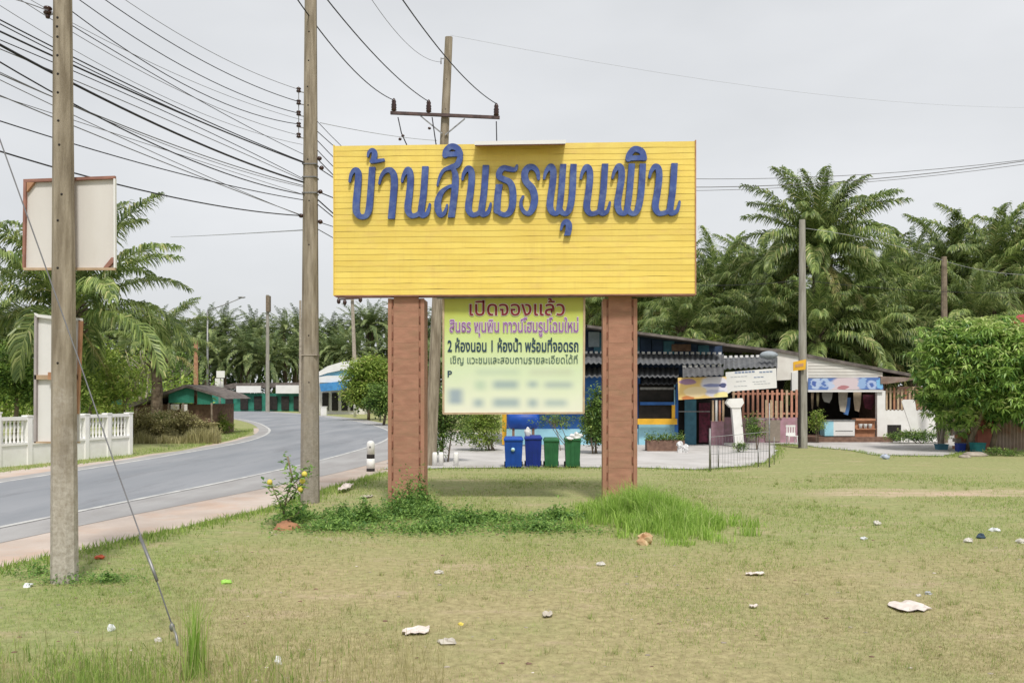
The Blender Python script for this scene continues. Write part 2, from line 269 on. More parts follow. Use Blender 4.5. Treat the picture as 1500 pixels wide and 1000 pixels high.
class MB:
    def __init__(s): s.v = []; s.f = []; s.m = []; s.sm = []; s.t = []
    def add(s, vs, fs, mi=0, smooth=False, tint=0.5):
        k = len(s.v); s.v += [tuple(p) for p in vs]; s.f += [tuple(i + k for i in f) for f in fs]
        s.m += [mi] * len(fs); s.sm += [smooth] * len(fs); s.t += [tint] * len(vs); return s
    def box(s, x0, x1, y0, y1, z0, z1, mi=0):
        return s.hexa([(x0, y0, z0), (x1, y0, z0), (x1, y1, z0), (x0, y1, z0), (x0, y0, z1), (x1, y0, z1), (x1, y1, z1), (x0, y1, z1)], mi)
    def hexa(s, p, mi=0):
        return s.add(p, [(0, 3, 2, 1), (4, 5, 6, 7), (0, 1, 5, 4), (1, 2, 6, 5), (2, 3, 7, 6), (3, 0, 4, 7)], mi)
    def obox(s, c, ax, ay, az, mi=0):   # centre and three half-axis vectors
        c, ax, ay, az = map(Vector, (c, ax, ay, az)); p = []
        for k in (-1, 1):
            for i, j in ((-1, -1), (1, -1), (1, 1), (-1, 1)): p.append(c + ax * i + ay * j + az * k)
        return s.hexa(p, mi)
    def bar(s, a, b, w, h, mi=0):
        a, b = Vector(a), Vector(b); d = b - a; u = d.cross(Vector((0, 0, 1)))
        if u.length < 1e-5: u = Vector((1, 0, 0))
        u.normalize(); n = u.cross(d).normalized()
        return s.obox((a + b) / 2, d / 2, u * w / 2, n * h / 2, mi)
    def pbox(s, px0, px1, py0, py1, d, dep=0.1, mi=0):
        a = P(px0, py1, d); b = P(px1, py0, d); return s.box(a.x, b.x, d, d + dep, a.z, b.z, mi)
    def ppoly(s, pts, d, dep=0.1, mi=0):       # outline in survey pixels (clockwise from top left), extruded away
        q = [P(x, y, d) for x, y in pts]; n = len(q); r = [p + Vector((0, dep, 0)) for p in q]
        fs = [tuple(range(n)), tuple(range(2 * n - 1, n - 1, -1))] + [(i, i + n, (i + 1) % n + n, (i + 1) % n) for i in range(n)]
        return s.add(q + r, fs, mi)
    def tube(s, pts, rad, n=8, mi=0, cap=True, smooth=True, tint=0.5):
        pts = [Vector(p) for p in pts]; k = len(pts)
        if not isinstance(rad, (list, tuple)): rad = [rad] * k
        vs = []; fs = []
        ref = Vector((0.0, 0.0, 1.0)) if abs((pts[-1] - pts[0]).normalized().z) < 0.9 else Vector((1, 0, 0))
        for i, p in enumerate(pts):
            d = (pts[min(i + 1, k - 1)] - pts[max(i - 1, 0)]).normalized(); u = d.cross(ref).normalized(); w = d.cross(u)
            for j in range(n):
                a = 2 * math.pi * j / n; vs.append(p + (u * math.cos(a) + w * math.sin(a)) * rad[i])
        for i in range(k - 1):
            for j in range(n): fs.append((i * n + j, i * n + (j + 1) % n, (i + 1) * n + (j + 1) % n, (i + 1) * n + j))
        if cap: fs.append(tuple(range(n - 1, -1, -1))); fs.append(tuple(range((k - 1) * n, k * n)))
        return s.add(vs, fs, mi, smooth, tint)
    def lathe(s, base, prof, n=12, mi=0, smooth=True):
        return s.tube([Vector(base) + Vector((0, 0, z + 1e-6 * i)) for i, (r, z) in enumerate(prof)], [max(r, 1e-3) for r, z in prof], n, mi, True, smooth)
    def blob(s, c, r, seg=8, rings=6, jit=0.1, mi=0, rnd=random):
        c = Vector(c); vs = []; fs = []
        for i in range(rings + 1):
            th = math.pi * i / rings
            for j in range(seg):
                ph = 2 * math.pi * j / seg; q = 1 + rnd.uniform(-jit, jit)
                vs.append(c + Vector((r[0] * math.sin(th) * math.cos(ph) * q, r[1] * math.sin(th) * math.sin(ph) * q, r[2] * math.cos(th) * q)))
        for i in range(rings):
            for j in range(seg): fs.append((i * seg + j, (i + 1) * seg + j, (i + 1) * seg + (j + 1) % seg, i * seg + (j + 1) % seg))
        return s.add(vs, fs, mi, True)
    def mesh(s, name, mats, off=Vector((0, 0, 0))):
        me = bpy.data.meshes.new(name); off = Vector(off)
        me.from_pydata([(x - off.x, y - off.y, z - off.z) for x, y, z in s.v], [], s.f)
        for m in (mats if isinstance(mats, (list, tuple)) else [mats]): me.materials.append(m)
        me.polygons.foreach_set('material_index', s.m); me.polygons.foreach_set('use_smooth', s.sm)
        a = me.attributes.new('tint', 'FLOAT', 'POINT'); a.data.foreach_set('value', s.t)
        me.update(); return me
    def build(s, name, mats, parent=None, label=None, cat=None, group=None, kind=None):
        xs, ys, zs = zip(*s.v)
        c = Vector(((min(xs) + max(xs)) / 2, (min(ys) + max(ys)) / 2, min(zs)))
        o = bpy.data.objects.new(name, s.mesh(name, mats, c)); C.objects.link(o)
        o.location = c - wloc(parent) if parent else c
        if parent: o.parent = parent
        return tag(o, label, cat, group, kind)

def inst(src_mesh, name, loc, rot=(0, 0, 0), scale=1.0, parent=None, **kw):
    o = bpy.data.objects.new(name, src_mesh); C.objects.link(o)
    o.location = Vector(loc) - wloc(parent) if parent else loc
    o.rotation_euler = rot; o.scale = (scale,) * 3 if isinstance(scale, (int, float)) else scale
    if parent: o.parent = parent
    return tag(o, **kw)

def corrugated(mb, a, b, c, d, pitch=0.18, amp=0.03, mi=0):   # a-b top edge, d-c lower edge; waves run from top to bottom
    a, b, c, d = map(Vector, (a, b, c, d)); n = max(4, int((b - a).length / pitch * 4)); nor = (b - a).cross(d - a).normalized()
    vs = []
    for i in range(n + 1):
        u = i / n; w = nor * amp * math.sin(u * n / 4 * 2 * math.pi)
        top = a.lerp(b, u) + w; bot = d.lerp(c, u) + w
        vs += [top, bot, bot + nor * 0.012, top + nor * 0.012]
    fs = []
    for i in range(n):
        k = 4 * i
        for j in range(4): fs.append((k + j, k + (j + 1) % 4, k + 4 + (j + 1) % 4, k + 4 + j))
    fs += [(3, 2, 1, 0), tuple(4 * n + j for j in range(4))]
    return mb.add(vs, fs, mi)

def text_mesh(body, bold=0.0):
    cu = bpy.data.curves.new('t', 'FONT'); cu.body = body; cu.offset = bold; cu.extrude = 0.002; cu.resolution_u = 3
    o = bpy.data.objects.new('t', cu); C.objects.link(o)
    bpy.context.view_layer.update(); dgp = bpy.context.evaluated_depsgraph_get()
    me = bpy.data.meshes.new_from_object(o.evaluated_get(dgp)); bpy.data.objects.remove(o); return me
def lettering(body, mp, x0, x1, y0, y1, material, parent, off, bold=0.0, name='lettering', pad=0.0):
    """flat printed text fitted to the survey box; mp maps (px,py,off) to the place on its panel"""
    me = text_mesh(body, bold); n = len(me.vertices)
    if n == 0: return
    co = np.empty(n * 3); me.vertices.foreach_get('co', co); co = co.reshape(-1, 3)
    ref = text_mesh(body, 0.0); rc = np.empty(len(ref.vertices) * 3); ref.vertices.foreach_get('co', rc); rc = rc.reshape(-1, 3)
    lo, hi = rc.min(0), rc.max(0)
    A = mp(x0, y1, off); B = mp(x1, y1, off); D = mp(x0, y0, off); nrm = (B - A).cross(D - A).normalized()
    u = (co[:, 0] - lo[0]) / (hi[0] - lo[0]); v = (co[:, 1] - lo[1]) / (hi[1] - lo[1])
    base = wloc(parent)
    W = np.array(A - base)[None] + u[:, None] * np.array(B - A)[None] + v[:, None] * np.array(D - A)[None] + (co[:, 2] > 0).astype(float)[:, None] * np.array(nrm)[None] * 0.003
    cen = W.mean(0); me.vertices.foreach_set('co', (W - cen).ravel()); me.materials.clear(); me.materials.append(material); me.update()
    o = bpy.data.objects.new(name, me); C.objects.link(o); o.parent = parent; o.location = cen; return o

# ================================================================ SETTING
def sheet(name, pts, z, m, jit=0.0, sub=0):
    q = []
    n = len(pts)
    for i in range(n):
        a, b = Vector((*pts[i], 0)), Vector((*pts[(i + 1) % n], 0)); k = max(1, int((b - a).length / sub)) if sub else 1
        for j in range(k):
            p = a.lerp(b, j / k)
            if jit and (b - a).length > 1: p += Vector((random.uniform(-jit, jit), random.uniform(-jit, jit), 0))
            q.append((p.x, p.y, z))
    from mathutils.geometry import tessellate_polygon
    tris = tessellate_polygon([[Vector(p) for p in q]])
    mb = MB(); mb.add(q, [t if ((Vector(q[t[1]]) - Vector(q[t[0]])).cross(Vector(q[t[2]]) - Vector(q[t[0]]))).z > 0 else t[::-1] for t in tris])
    return mb.build(name, m, kind='structure')
g = MB(); g.add([(-900, -60, 0), (900, -60, 0), (900, 1500, 0), (-900, 1500, 0)], [(0, 1, 2, 3)])
go = g.build('ground', M_ground, kind='structure')
me = go.data
for v in me.vertices: v.co.x += go.location.x; v.co.y += go.location.y
go.location = (0, 0, 0)

def lerp_line(tab, y):
    ys = [a for a, _ in tab]; xs = [b for _, b in tab]; return float(np.interp(y, ys, xs))
# near edge (right side of the road) measured on the ground: (y, x)
EDGE_LINE = [(-30, -12.6), (0, -11.4), (10, -10.4), (16.2, -9.7), (20.2, -8.87), (27.4, -7.75), (35, -7.0), (44.6, -6.7), (55, -7.6), (66, -10.2), (80, -14.5), (95, -20.5), (112, -29), (135, -42), (170, -66)]
EDGE_ASPH = [(-30, -11.7), (0, -10.5), (10, -9.4), (14.7, -8.75), (18, -7.9), (22.8, -6.5), (25.6, -5.9), (30.6, -4.9), (38, -4.3), (48, -4.4), (58, -6.0), (68, -9.2), (82, -13.5), (97, -19.5), (114, -28), (137, -41), (172, -65)]
EDGE_DIRT = [(-30, -10.2), (0, -9.1), (9, -8.2), (12.4, -7.44), (15, -6.6), (18.7, -5.4), (22.8, -4.95), (27.4, -4.2), (29, -3.6)]
LEFT_LINE = [(-30, -16.6), (10, -15.3), (24.4, -14.6), (27.9, -14.2), (39, -14.0), (42, -13.8), (50, -14.6), (60, -16.9), (74, -21.8), (87, -27.5), (100, -35), (120, -48), (150, -72), (170, -90)]
def curve_pts(tab, off=0, step=2.0, y0=None, y1=None):
    ys = np.arange(tab[0][0] if y0 is None else y0, (tab[-1][0] if y1 is None else y1) + 0.01, step)
    # smooth interpolation
    from bisect import bisect
    out = []
    for y in ys:
        xs = np.mean([lerp_line(tab, y + k) for k in (-4, -2, 0, 2, 4)]) if tab[-1][0] > 60 else lerp_line(tab, y)
        out.append((xs + off, y))
    return out
lat = curve_pts(EDGE_DIRT, 0, 0.6, -30, 30)
lat = [(x + random.uniform(-.09, .09), y) for x, y in lat]
left_dirt = curve_pts(LEFT_LINE, -1.9, 2.0, -30, 64)
left_dirt = [(x + random.uniform(-.25, .25) + (0.9 if y > 30 else 0), y) for x, y in left_dirt]
sheet('road_shoulder', lat + [(-3.0, 31), (-3.5, 60)] + left_dirt[::-1], 0.004, M_laterite)
ra = curve_pts(EDGE_ASPH, 0, 2, -30, 170); rl = curve_pts(LEFT_LINE, -0.75, 2, -30, 168)
ra = [(x + random.uniform(-.04, .04), y) for x, y in ra]
sheet('road', ra + [(-66, 176), (-96, 176)] + rl[::-1], 0.010, M_should)
r2 = curve_pts(EDGE_LINE, 0.0, 2, -30, 168); l2 = curve_pts(LEFT_LINE, 0.0, 2, -30, 168)
sheet('road_carriageway', r2 + l2[::-1], 0.015, M_asph)
def stripe(tab, w, y0, y1, name):
    mb = MB(); c = curve_pts(tab, 0, 1.5, y0, y1)
    for i in range(len(c) - 1):
        a, b = Vector((*c[i], .020)), Vector((*c[i + 1], .020)); n = Vector((-(b - a).y, (b - a).x, 0)).normalized() * w / 2
        mb.add([a - n, b - n, b + n, a + n], [(0, 1, 2, 3)] if (b - a).cross(n).z > 0 else [(3, 2, 1, 0)])
    return mb.build(name, M_line, kind='structure')
stripe(EDGE_LINE, 0.16, -28, 140, 'road_edge_line'); stripe(LEFT_LINE, 0.16, -28, 150, 'road_edge_line')
# concrete lane and forecourt in front of the houses
near = [(-4.3, 28.6), (-2.2, 28.9), (0, 29.2), (2, 29.3), (4.2, 29.2), (6.2, 28.4), (8.0, 29.6), (9.6, 32), (11.6, 37.4), (13.2, 43.0), (14.2, 42.2), (15.2, 38), (15.0, 35.2), (17.6, 34.6), (19.4, 37), (21.5, 38.5), (26, 41), (40, 44)]
sheet('concrete_lane', near + [(40, 56), (-6, 56), (-5.2, 40)], 0.024, M_lane, 0.12, 0.7)

# ================================================================ GRASS (uncountable)
def blades(name, pts, hgt, wid, material, lean=0.35, kind='stuff', label=None, cat=None, tint=(0, 1), parent=None, seg2=False):
    n = len(pts); pts = np.asarray(pts, float)
    a = rng.uniform(0, 2 * np.pi, n); h = hgt if isinstance(hgt, np.ndarray) else rng.uniform(hgt[0], hgt[1], n)
    w = wid if isinstance(wid, np.ndarray) else rng.uniform(wid[0], wid[1], n)
    dx, dy = np.cos(a), np.sin(a); la = rng.uniform(0, 2 * np.pi, n); ll = np.abs(rng.normal(0, lean, n)) * h
    lx, ly = np.cos(la) * ll, np.sin(la) * ll
    b = np.zeros((n, 5 if seg2 else 3, 3)); z0 = pts[:, 2] if pts.shape[1] > 2 else np.zeros(n)
    b[:, 0] = np.stack([pts[:, 0] - dx * w, pts[:, 1] - dy * w, z0 - 0.005], 1); b[:, 1] = np.stack([pts[:, 0] + dx * w, pts[:, 1] + dy * w, z0 - 0.005], 1)
    if seg2:
        mx, my, mz = pts[:, 0] + lx * .3, pts[:, 1] + ly * .3, z0 + h * .62
        b[:, 2] = np.stack([mx + dx * w * .7, my + dy * w * .7, mz], 1); b[:, 3] = np.stack([mx - dx * w * .7, my - dy * w * .7, mz], 1)
        b[:, 4] = np.stack([pts[:, 0] + lx, pts[:, 1] + ly, z0 + h * (1 - .25 * np.minimum(ll / h, 1))], 1)
        nv = 5; faces = [(0, 1, 2, 3), (3, 2, 4)]
    else:
        b[:, 2] = np.stack([pts[:, 0] + lx, pts[:, 1] + ly, z0 + h], 1); nv = 3; faces = [(0, 1, 2)]
    me = bpy.data.meshes.new(name); V = b.reshape(-1, 3)
    loops = np.concatenate([np.concatenate([np.arange(n)[:, None] * nv + np.array(f)[None] for f in faces], 1)], 0).ravel()
    sizes = np.tile([len(f) for f in faces], n); starts = np.concatenate([[0], np.cumsum(sizes)[:-1]])
    me.vertices.add(len(V)); me.vertices.foreach_set('co', V.ravel()); me.loops.add(len(loops)); me.loops.foreach_set('vertex_index', loops.astype(np.int32))
    me.polygons.add(len(sizes)); me.polygons.foreach_set('loop_start', starts.astype(np.int32)); me.polygons.foreach_set('loop_total', sizes.astype(np.int32))
    me.update(calc_edges=True); me.validate()
    t = me.attributes.new('tint', 'FLOAT', 'POINT'); t.data.foreach_set('value', np.repeat(rng.uniform(tint[0], tint[1], n), nv))
    me.materials.append(material); o = bpy.data.objects.new(name, me); C.objects.link(o)
    if parent: o.parent = parent; o.location = -wloc(parent)
    return tag(o, label, cat, None, kind)

def noise2(x, y, s, seed=0):   # cheap smooth noise 0..1
    r = np.random.default_rng(seed); v = 0; 
    for k in range(6):
        a = r.uniform(0, 2 * np.pi); f = s * r.uniform(.6, 1.8); v = v + np.sin((x * np.cos(a) + y * np.sin(a)) * f + r.uniform(0, 6.3))
    return 1 / (1 + np.exp(-v * 0.9))
def field(n, d0, d1, p=1.0):
    u = rng.uniform(0, 1, n); d = (d0 ** (1 - p) + u * (d1 ** (1 - p) - d0 ** (1 - p))) ** (1 / (1 - p)) if p != 1 else d0 * (d1 / d0) ** u
    x = rng.uniform(-0.64, 0.64, n) * d; return x, d
x, y = field(330000, 6.6, 27, 1.0)
ex = np.interp(y, [a for a, _ in EDGE_DIRT], [b for _, b in EDGE_DIRT]) + rng.normal(0, .12, len(y)) + 0.05
soil_strip = (x > 6.5) & (np.abs(y - 21.7 - .5 * np.sin(x * .7)) < 1.15)
ok = (x > ex) & ((y < 28) | (x > 8)) & ~(soil_strip & (rng.uniform(0, 1, len(y)) < .85))
dens = noise2(x, y, 1.3, 3)
dens2 = noise2(x + 40, y, 3.1, 21); ok &= rng.uniform(0, 1, len(y)) < (0.12 + 0.88 * np.clip(dens * 1.3 - .15, 0, 1)) * (.45 + .55 * dens2)
x, y = x[ok], y[ok]
greenp = np.clip(0.18 + 0.5 * (noise2(x, y, .7, 5) > .62) + 0.52 * np.clip((y - 11.5) / 4, 0, 1) + 0.8 * np.clip((-1.6 - (x + .17 * y)) / 2.2, 0, 1), 0, .92)
isg = rng.uniform(0, 1, len(y)) < greenp
sc = np.clip(y / 9, .8, 2.4)
d_ = ~isg
blades('dry_grass', np.stack([x[d_], y[d_]], 1), rng.uniform(.012, .04, d_.sum()) * sc[d_] ** .5, rng.uniform(.0018, .0035, d_.sum()) * sc[d_], M_grassdry, 0.9, label='short dry trampled grass covering the lot in front of the sign', cat='grass')
blades('green_grass', np.stack([x[isg], y[isg]], 1), rng.uniform(.015, .05, isg.sum()) * sc[isg] ** .5, rng.uniform(.0018, .0035, isg.sum()) * sc[isg], M_grassgreen, 0.8, label='short green grass mixed through the lot towards the road and the pillars', cat='grass')
# coarser tufts at the edges of the lane and along both verges
tp = []
for i in range(12000):
    k = i % 3
    if k == 0:
        j = random.randrange(len(near) - 1); a, b = near[j], near[j + 1]; u = random.random(); tp.append((a[0] + (b[0] - a[0]) * u + random.gauss(0, .1), a[1] + (b[1] - a[1]) * u - abs(random.gauss(0, .5))))
    elif k == 1:
        yy = random.uniform(9, 27); tp.append((lerp_line(EDGE_DIRT, yy) + abs(random.gauss(0, .35)) + .02, yy))
    else:
        yy = random.uniform(24, 62); tp.append((lerp_line(LEFT_LINE, yy) - 1.9 - abs(random.gauss(0, 1.0)) + (.7 if yy > 30 else 0), yy))
blades('verge_grass', tp, (.04, .15), (.006, .016), M_grassgreen, .5, label='uneven green grass fringe along the lane edge and road verges', cat='grass')
# separate tufts and dead stems breaking up the short lawn
TX, TY, TH, TW = [], [], [], []
for k in range(1500):
    d = 6.8 * (26 / 6.8) ** rng.uniform(); x0 = rng.uniform(-.62, .62) * d
    if x0 < lerp_line(EDGE_DIRT, d) + .15 or noise2(np.array([x0]), np.array([d]), 1.1, 44)[0] < rng.uniform(.2, .8): continue
    m_ = int(rng.integers(6, 26)); r0 = rng.uniform(.02, .09); TX.append(rng.normal(x0, r0, m_)); TY.append(rng.normal(d, r0, m_)); TH.append(rng.uniform(.025, .12) * rng.uniform(.5, 1.3, m_)); TW.append(np.full(m_, .0022 * max(1, d / 9)))
TX, TY, TH, TW = map(np.concatenate, (TX, TY, TH, TW)); kg = rng.uniform(0, 1, len(TX)) < .62
blades('grass_tufts', np.stack([TX, TY], 1)[kg], TH[kg], TW[kg], M_grassgreen, .6, label='scattered green tufts standing out of the short lawn', cat='grass', tint=(0, .7))
blades('dead_stems', np.stack([TX, TY], 1)[~kg], TH[~kg] * .9, TW[~kg], M_dryveg, 1.0, label='scattered brown dead stems among the lawn tufts', cat='grass', tint=(0, .8))
def patch(n, cx, cy, rx, ry, seed=1):
    a = rng.uniform(0, 2 * np.pi, n); r = np.sqrt(rng.uniform(0, 1, n)) * (0.75 + .35 * noise2(np.cos(a) * 2, np.sin(a) * 2, 1.5, seed)); return cx + rx * r * np.cos(a), cy + ry * r * np.sin(a), r
# tall grass round the right-hand pillar
PX, PY, PH, = [], [], []
for k in range(190):
    a = rng.uniform(0, 6.28); rr = min(1.25, abs(rng.normal(0, .55)) + .1); ccx = 2.75 + 1.45 * rr * math.cos(a); ccy = 16.6 + 1.9 * rr * math.sin(a) + .5 * (ccx < 2.6); m_ = int(rng.integers(35, 80)); hh0 = rng.uniform(.25, .62) * max(.3, 1.2 - .65 * rr) * (1.25 if abs(ccx - 2.5) < .7 and ccy > 16.8 else 1)
    PX.append(rng.normal(ccx, .10, m_)); PY.append(rng.normal(ccy, .10, m_)); PH.append(hh0 * rng.uniform(.45, 1.25, m_))
PX, PY, PH = map(np.concatenate, (PX, PY, PH))
blades('tall_grass', np.stack([PX, PY], 1), PH, rng.uniform(.005, .011, len(PX)), M_tallgrass, .55, label='bright green knee-high grass growing round the foot of the right pillar', cat='grass', seg2=True)
# foreground tall grass bottom left
n = 30000; px_ = rng.uniform(-.64, -.10, n); dd = rng.uniform(5.9, 9.2, n)
edge = (1 - np.clip((dd - 6.9) / 1.9, 0, 1)) * np.clip((-.12 - px_) / .16, 0, 1)
keep = rng.uniform(0, 1, n) < (noise2(px_ * 9, dd, 1.7, 9) * .9 + .12) * edge ** 1.6; px_, dd, ed = px_[keep], dd[keep], edge[keep]
hh = rng.uniform(.05, .34, len(dd)) * (.25 + .75 * ed)
blades('foreground_grass', np.stack([px_ * dd, dd], 1), hh, rng.uniform(.0025, .0055, len(dd)), M_grassgreen, .55, label='loose green and straw grass along the near left corner of the lot', cat='grass', seg2=True)
n = 5000; px_ = rng.uniform(-.64, -.08, n); dd = rng.uniform(6.0, 9.0, n); k_ = rng.uniform(0, 1, n) < (1 - np.clip((dd - 7) / 2, 0, 1)) ** 1.5; px_, dd = px_[k_], dd[k_]
blades('straw_stalks', np.stack([px_ * dd, dd], 1), (.06, .36), (.0018, .003), M_grassdry, .5, label='thin dry straw stalks standing among the near left grass', cat='grass', tint=(.4, 1), seg2=True)

def leaf_cloud(mb, pts, size, droop=0.4, rnd=random, tint=None, up=0.0, fold=0.12):
    for p in pts:
        a = rnd.uniform(0, 2 * math.pi); e = rnd.gauss(-droop + up, .45); L_ = size * rnd.uniform(.6, 1.25)
        d = Vector((math.cos(a) * math.cos(e), math.sin(a) * math.cos(e), math.sin(e))); s = Vector((-math.sin(a), math.cos(a), rnd.uniform(-.5, .5))).normalized() * L_ * .23
        p = Vector(p); m_ = p + d * L_ * .45; nz = d.cross(s).normalized() * L_ * fold
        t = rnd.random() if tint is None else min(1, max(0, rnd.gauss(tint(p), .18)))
        mb.add([p, m_ + s + nz, p + d * L_, m_ - s + nz], [(0, 1, 2), (0, 2, 3)], 0, False, t)

# creeping weeds by the left pillar
def creeper(name, spots, n, label, hmax, m=M_creeper, size=.085):
    mb = MB(); pts = []
    while len(pts) < n:
        x0, y0, rx, ry, hz = random.choice(spots); a = random.uniform(0, 6.283); r = abs(random.gauss(0, .52))
        pts.append((x0 + rx * r * math.cos(a), y0 + ry * r * math.sin(a), abs(random.gauss(0, .55)) * hz * max(.15, 1.15 - r) + .015))
    leaf_cloud(mb, pts, size, -.1); return mb.build(name, m, label=label, cat='ground cover', kind='stuff')
creeper('creeping_weeds', [(-2.35, 17.6, 1.0, .8, .42), (-3.4, 17.2, 1.1, .8, .22), (-1.6, 17.3, 1.1, .7, .22), (-.4, 17.0, 1.4, .6, .14), (-2.0, 18.9, .45, .3, .55), (.9, 17.1, .9, .6, .2), (-4.3, 17.0, .6, .7, .25), (-3.3, 15.9, 1.3, .8, .12), (-1.5, 15.7, 1.5, .8, .14), (.5, 15.8, 1.4, .8, .12), (-2.9, 16.8, .7, .5, .34), (-.9, 16.5, .8, .5, .26), (-2.2, 18.2, .7, .5, .6)], 17000, 'dark green creeping weeds round the foot of the left pillar', .4)
creeper('pole_foot_weeds', [(-5.95, 11.35, .8, .45, .16), (-5.4, 11.4, .5, .3, .12), (-6.6, 11.9, .7, .4, .14)], 1500, 'low weeds round the foot of the nearest concrete pole', .3, size=.05)

# ================================================================ BILLBOARD
BL = P(490, 432, 19.6); BR = P(1018, 430.5, 19.3); BU = (BR - BL); BU.z = 0; BW = BU.length; BU.normalize(); BN = Vector((BU.y, -BU.x, 0))   # BN faces the camera
if BN.y > 0: BN = -BN
def onb(px, py, off=0.0, extra=0.0):
    """point of the board's front plane seen at a survey pixel, moved `off` metres out towards the viewer"""
    d = P(px, py, 1.0) - Vector((0, 0, H)); o = Vector((0, 0, H)); base = BL - BN * extra
    t = (base - o).dot(BN) / d.dot(BN); return o + d * t + BN * off
sign = thing('billboard', (BL + BR) / 2 * Vector((1, 1, 0)) if False else Vector(((BL.x + BR.x) / 2, (BL.y + BR.y) / 2, 0)), 'large yellow roadside billboard with raised blue lettering on two red-brown pillars', 'sign')
mb = MB(); c = (onb(490, 432) + onb(1018, 207)) / 2 - BN * .17; hw = BW / 2 - .012
zb = (onb(490, 432).z + onb(1018, 430.5).z) / 2; zt0, zt1 = onb(490, 214).z, onb(1018, 207).z
mb.obox(Vector((c.x, c.y, (zb + zt0) / 2)), BU * hw, BN * .13, Vector((0, 0, (zt0 - zb) / 2 - .015))); mb.build('backing_box', M_yelback, sign)
NP = 26; ph = (zt1 - zb) / NP
for i in range(NP):
    z0 = zb + i * ph; z1 = z0 + ph; mb = MB(); K = 24
    # lapped board: lower lip stands proud, slightly wavy; the top one is cut to the sloping top edge
    vs = []
    for k in range(K + 1):
        u = k / K; p = BL.lerp(BR, u); p.z = 0
        wv = .005 * math.sin(u * 17 + i * 1.7) + .004 * math.sin(u * 41 + i * 2.9) + random.uniform(-.003, .003)
        zt = min(z1 + .006 + wv, zt0 + (zt1 - zt0) * u); zl = z0 + wv * (0 if i == 0 else 1)
        if zt < zl + .004: zt = zl + .004
        for off, z in ((.009, zl), (.002, zt), (-.03, zt), (-.03, zl)):
            q = p + BN * off; q.z = z; vs.append(q)
    fs = []
    for k in range(K):
        for j in range(4): fs.append((4 * k + j, 4 * k + 4 + j, 4 * k + 4 + (j + 1) % 4, 4 * k + (j + 1) % 4))
    fs += [(0, 1, 2, 3), tuple(4 * K + j for j in (3, 2, 1, 0))]
    mb.add(vs, fs); mb.build('plank', M_yellow, sign)
# edge trims
for px0, y0, y1 in ((490, 214, 432), (1018, 207, 430.5)):
    s = -1 if px0 < 700 else 1; a = onb(px0, y0); b = onb(px0, y1); mb = MB()
    mb.obox((a + b) / 2 + BU * s * .012 - BN * .14, BU * .012, BN * .172, Vector((0, 0, (a.z - b.z) / 2 + .02))); mb.build('edge_trim', M_yellow if s < 0 else M_frameor, sign)
mb = MB(); a = onb(490, 432); b = onb(1018, 430.5); mb.obox((a + b) / 2 - BN * .15 - Vector((0, 0, .018)), BU * (hw + .01), BN * .17, Vector((0, 0, .013))); mb.build('bottom_trim', M_frame, sign)
mb = MB(); a = onb(697, 213.5, .06); b = onb(828, 211.5, .06)
TL = Vector((0, 0, -.15)); mb.obox((a + b) / 2 + BN * .13, (b - a) / 2, BN * .21 + TL * .40, Vector((0, 0, .042))); lc = mb.build('lamp_canopy', M_whiteclean, sign, label='white metal lamp canopy jutting out over the top edge')
mb = MB(); mb.obox((a + b) / 2 + BN * .13 - Vector((0, 0, .057)), (b - a) / 2 * .99, BN * .19 + TL * .36, Vector((0, 0, .012))); mb.build('canopy_lining', M_frame, sign)

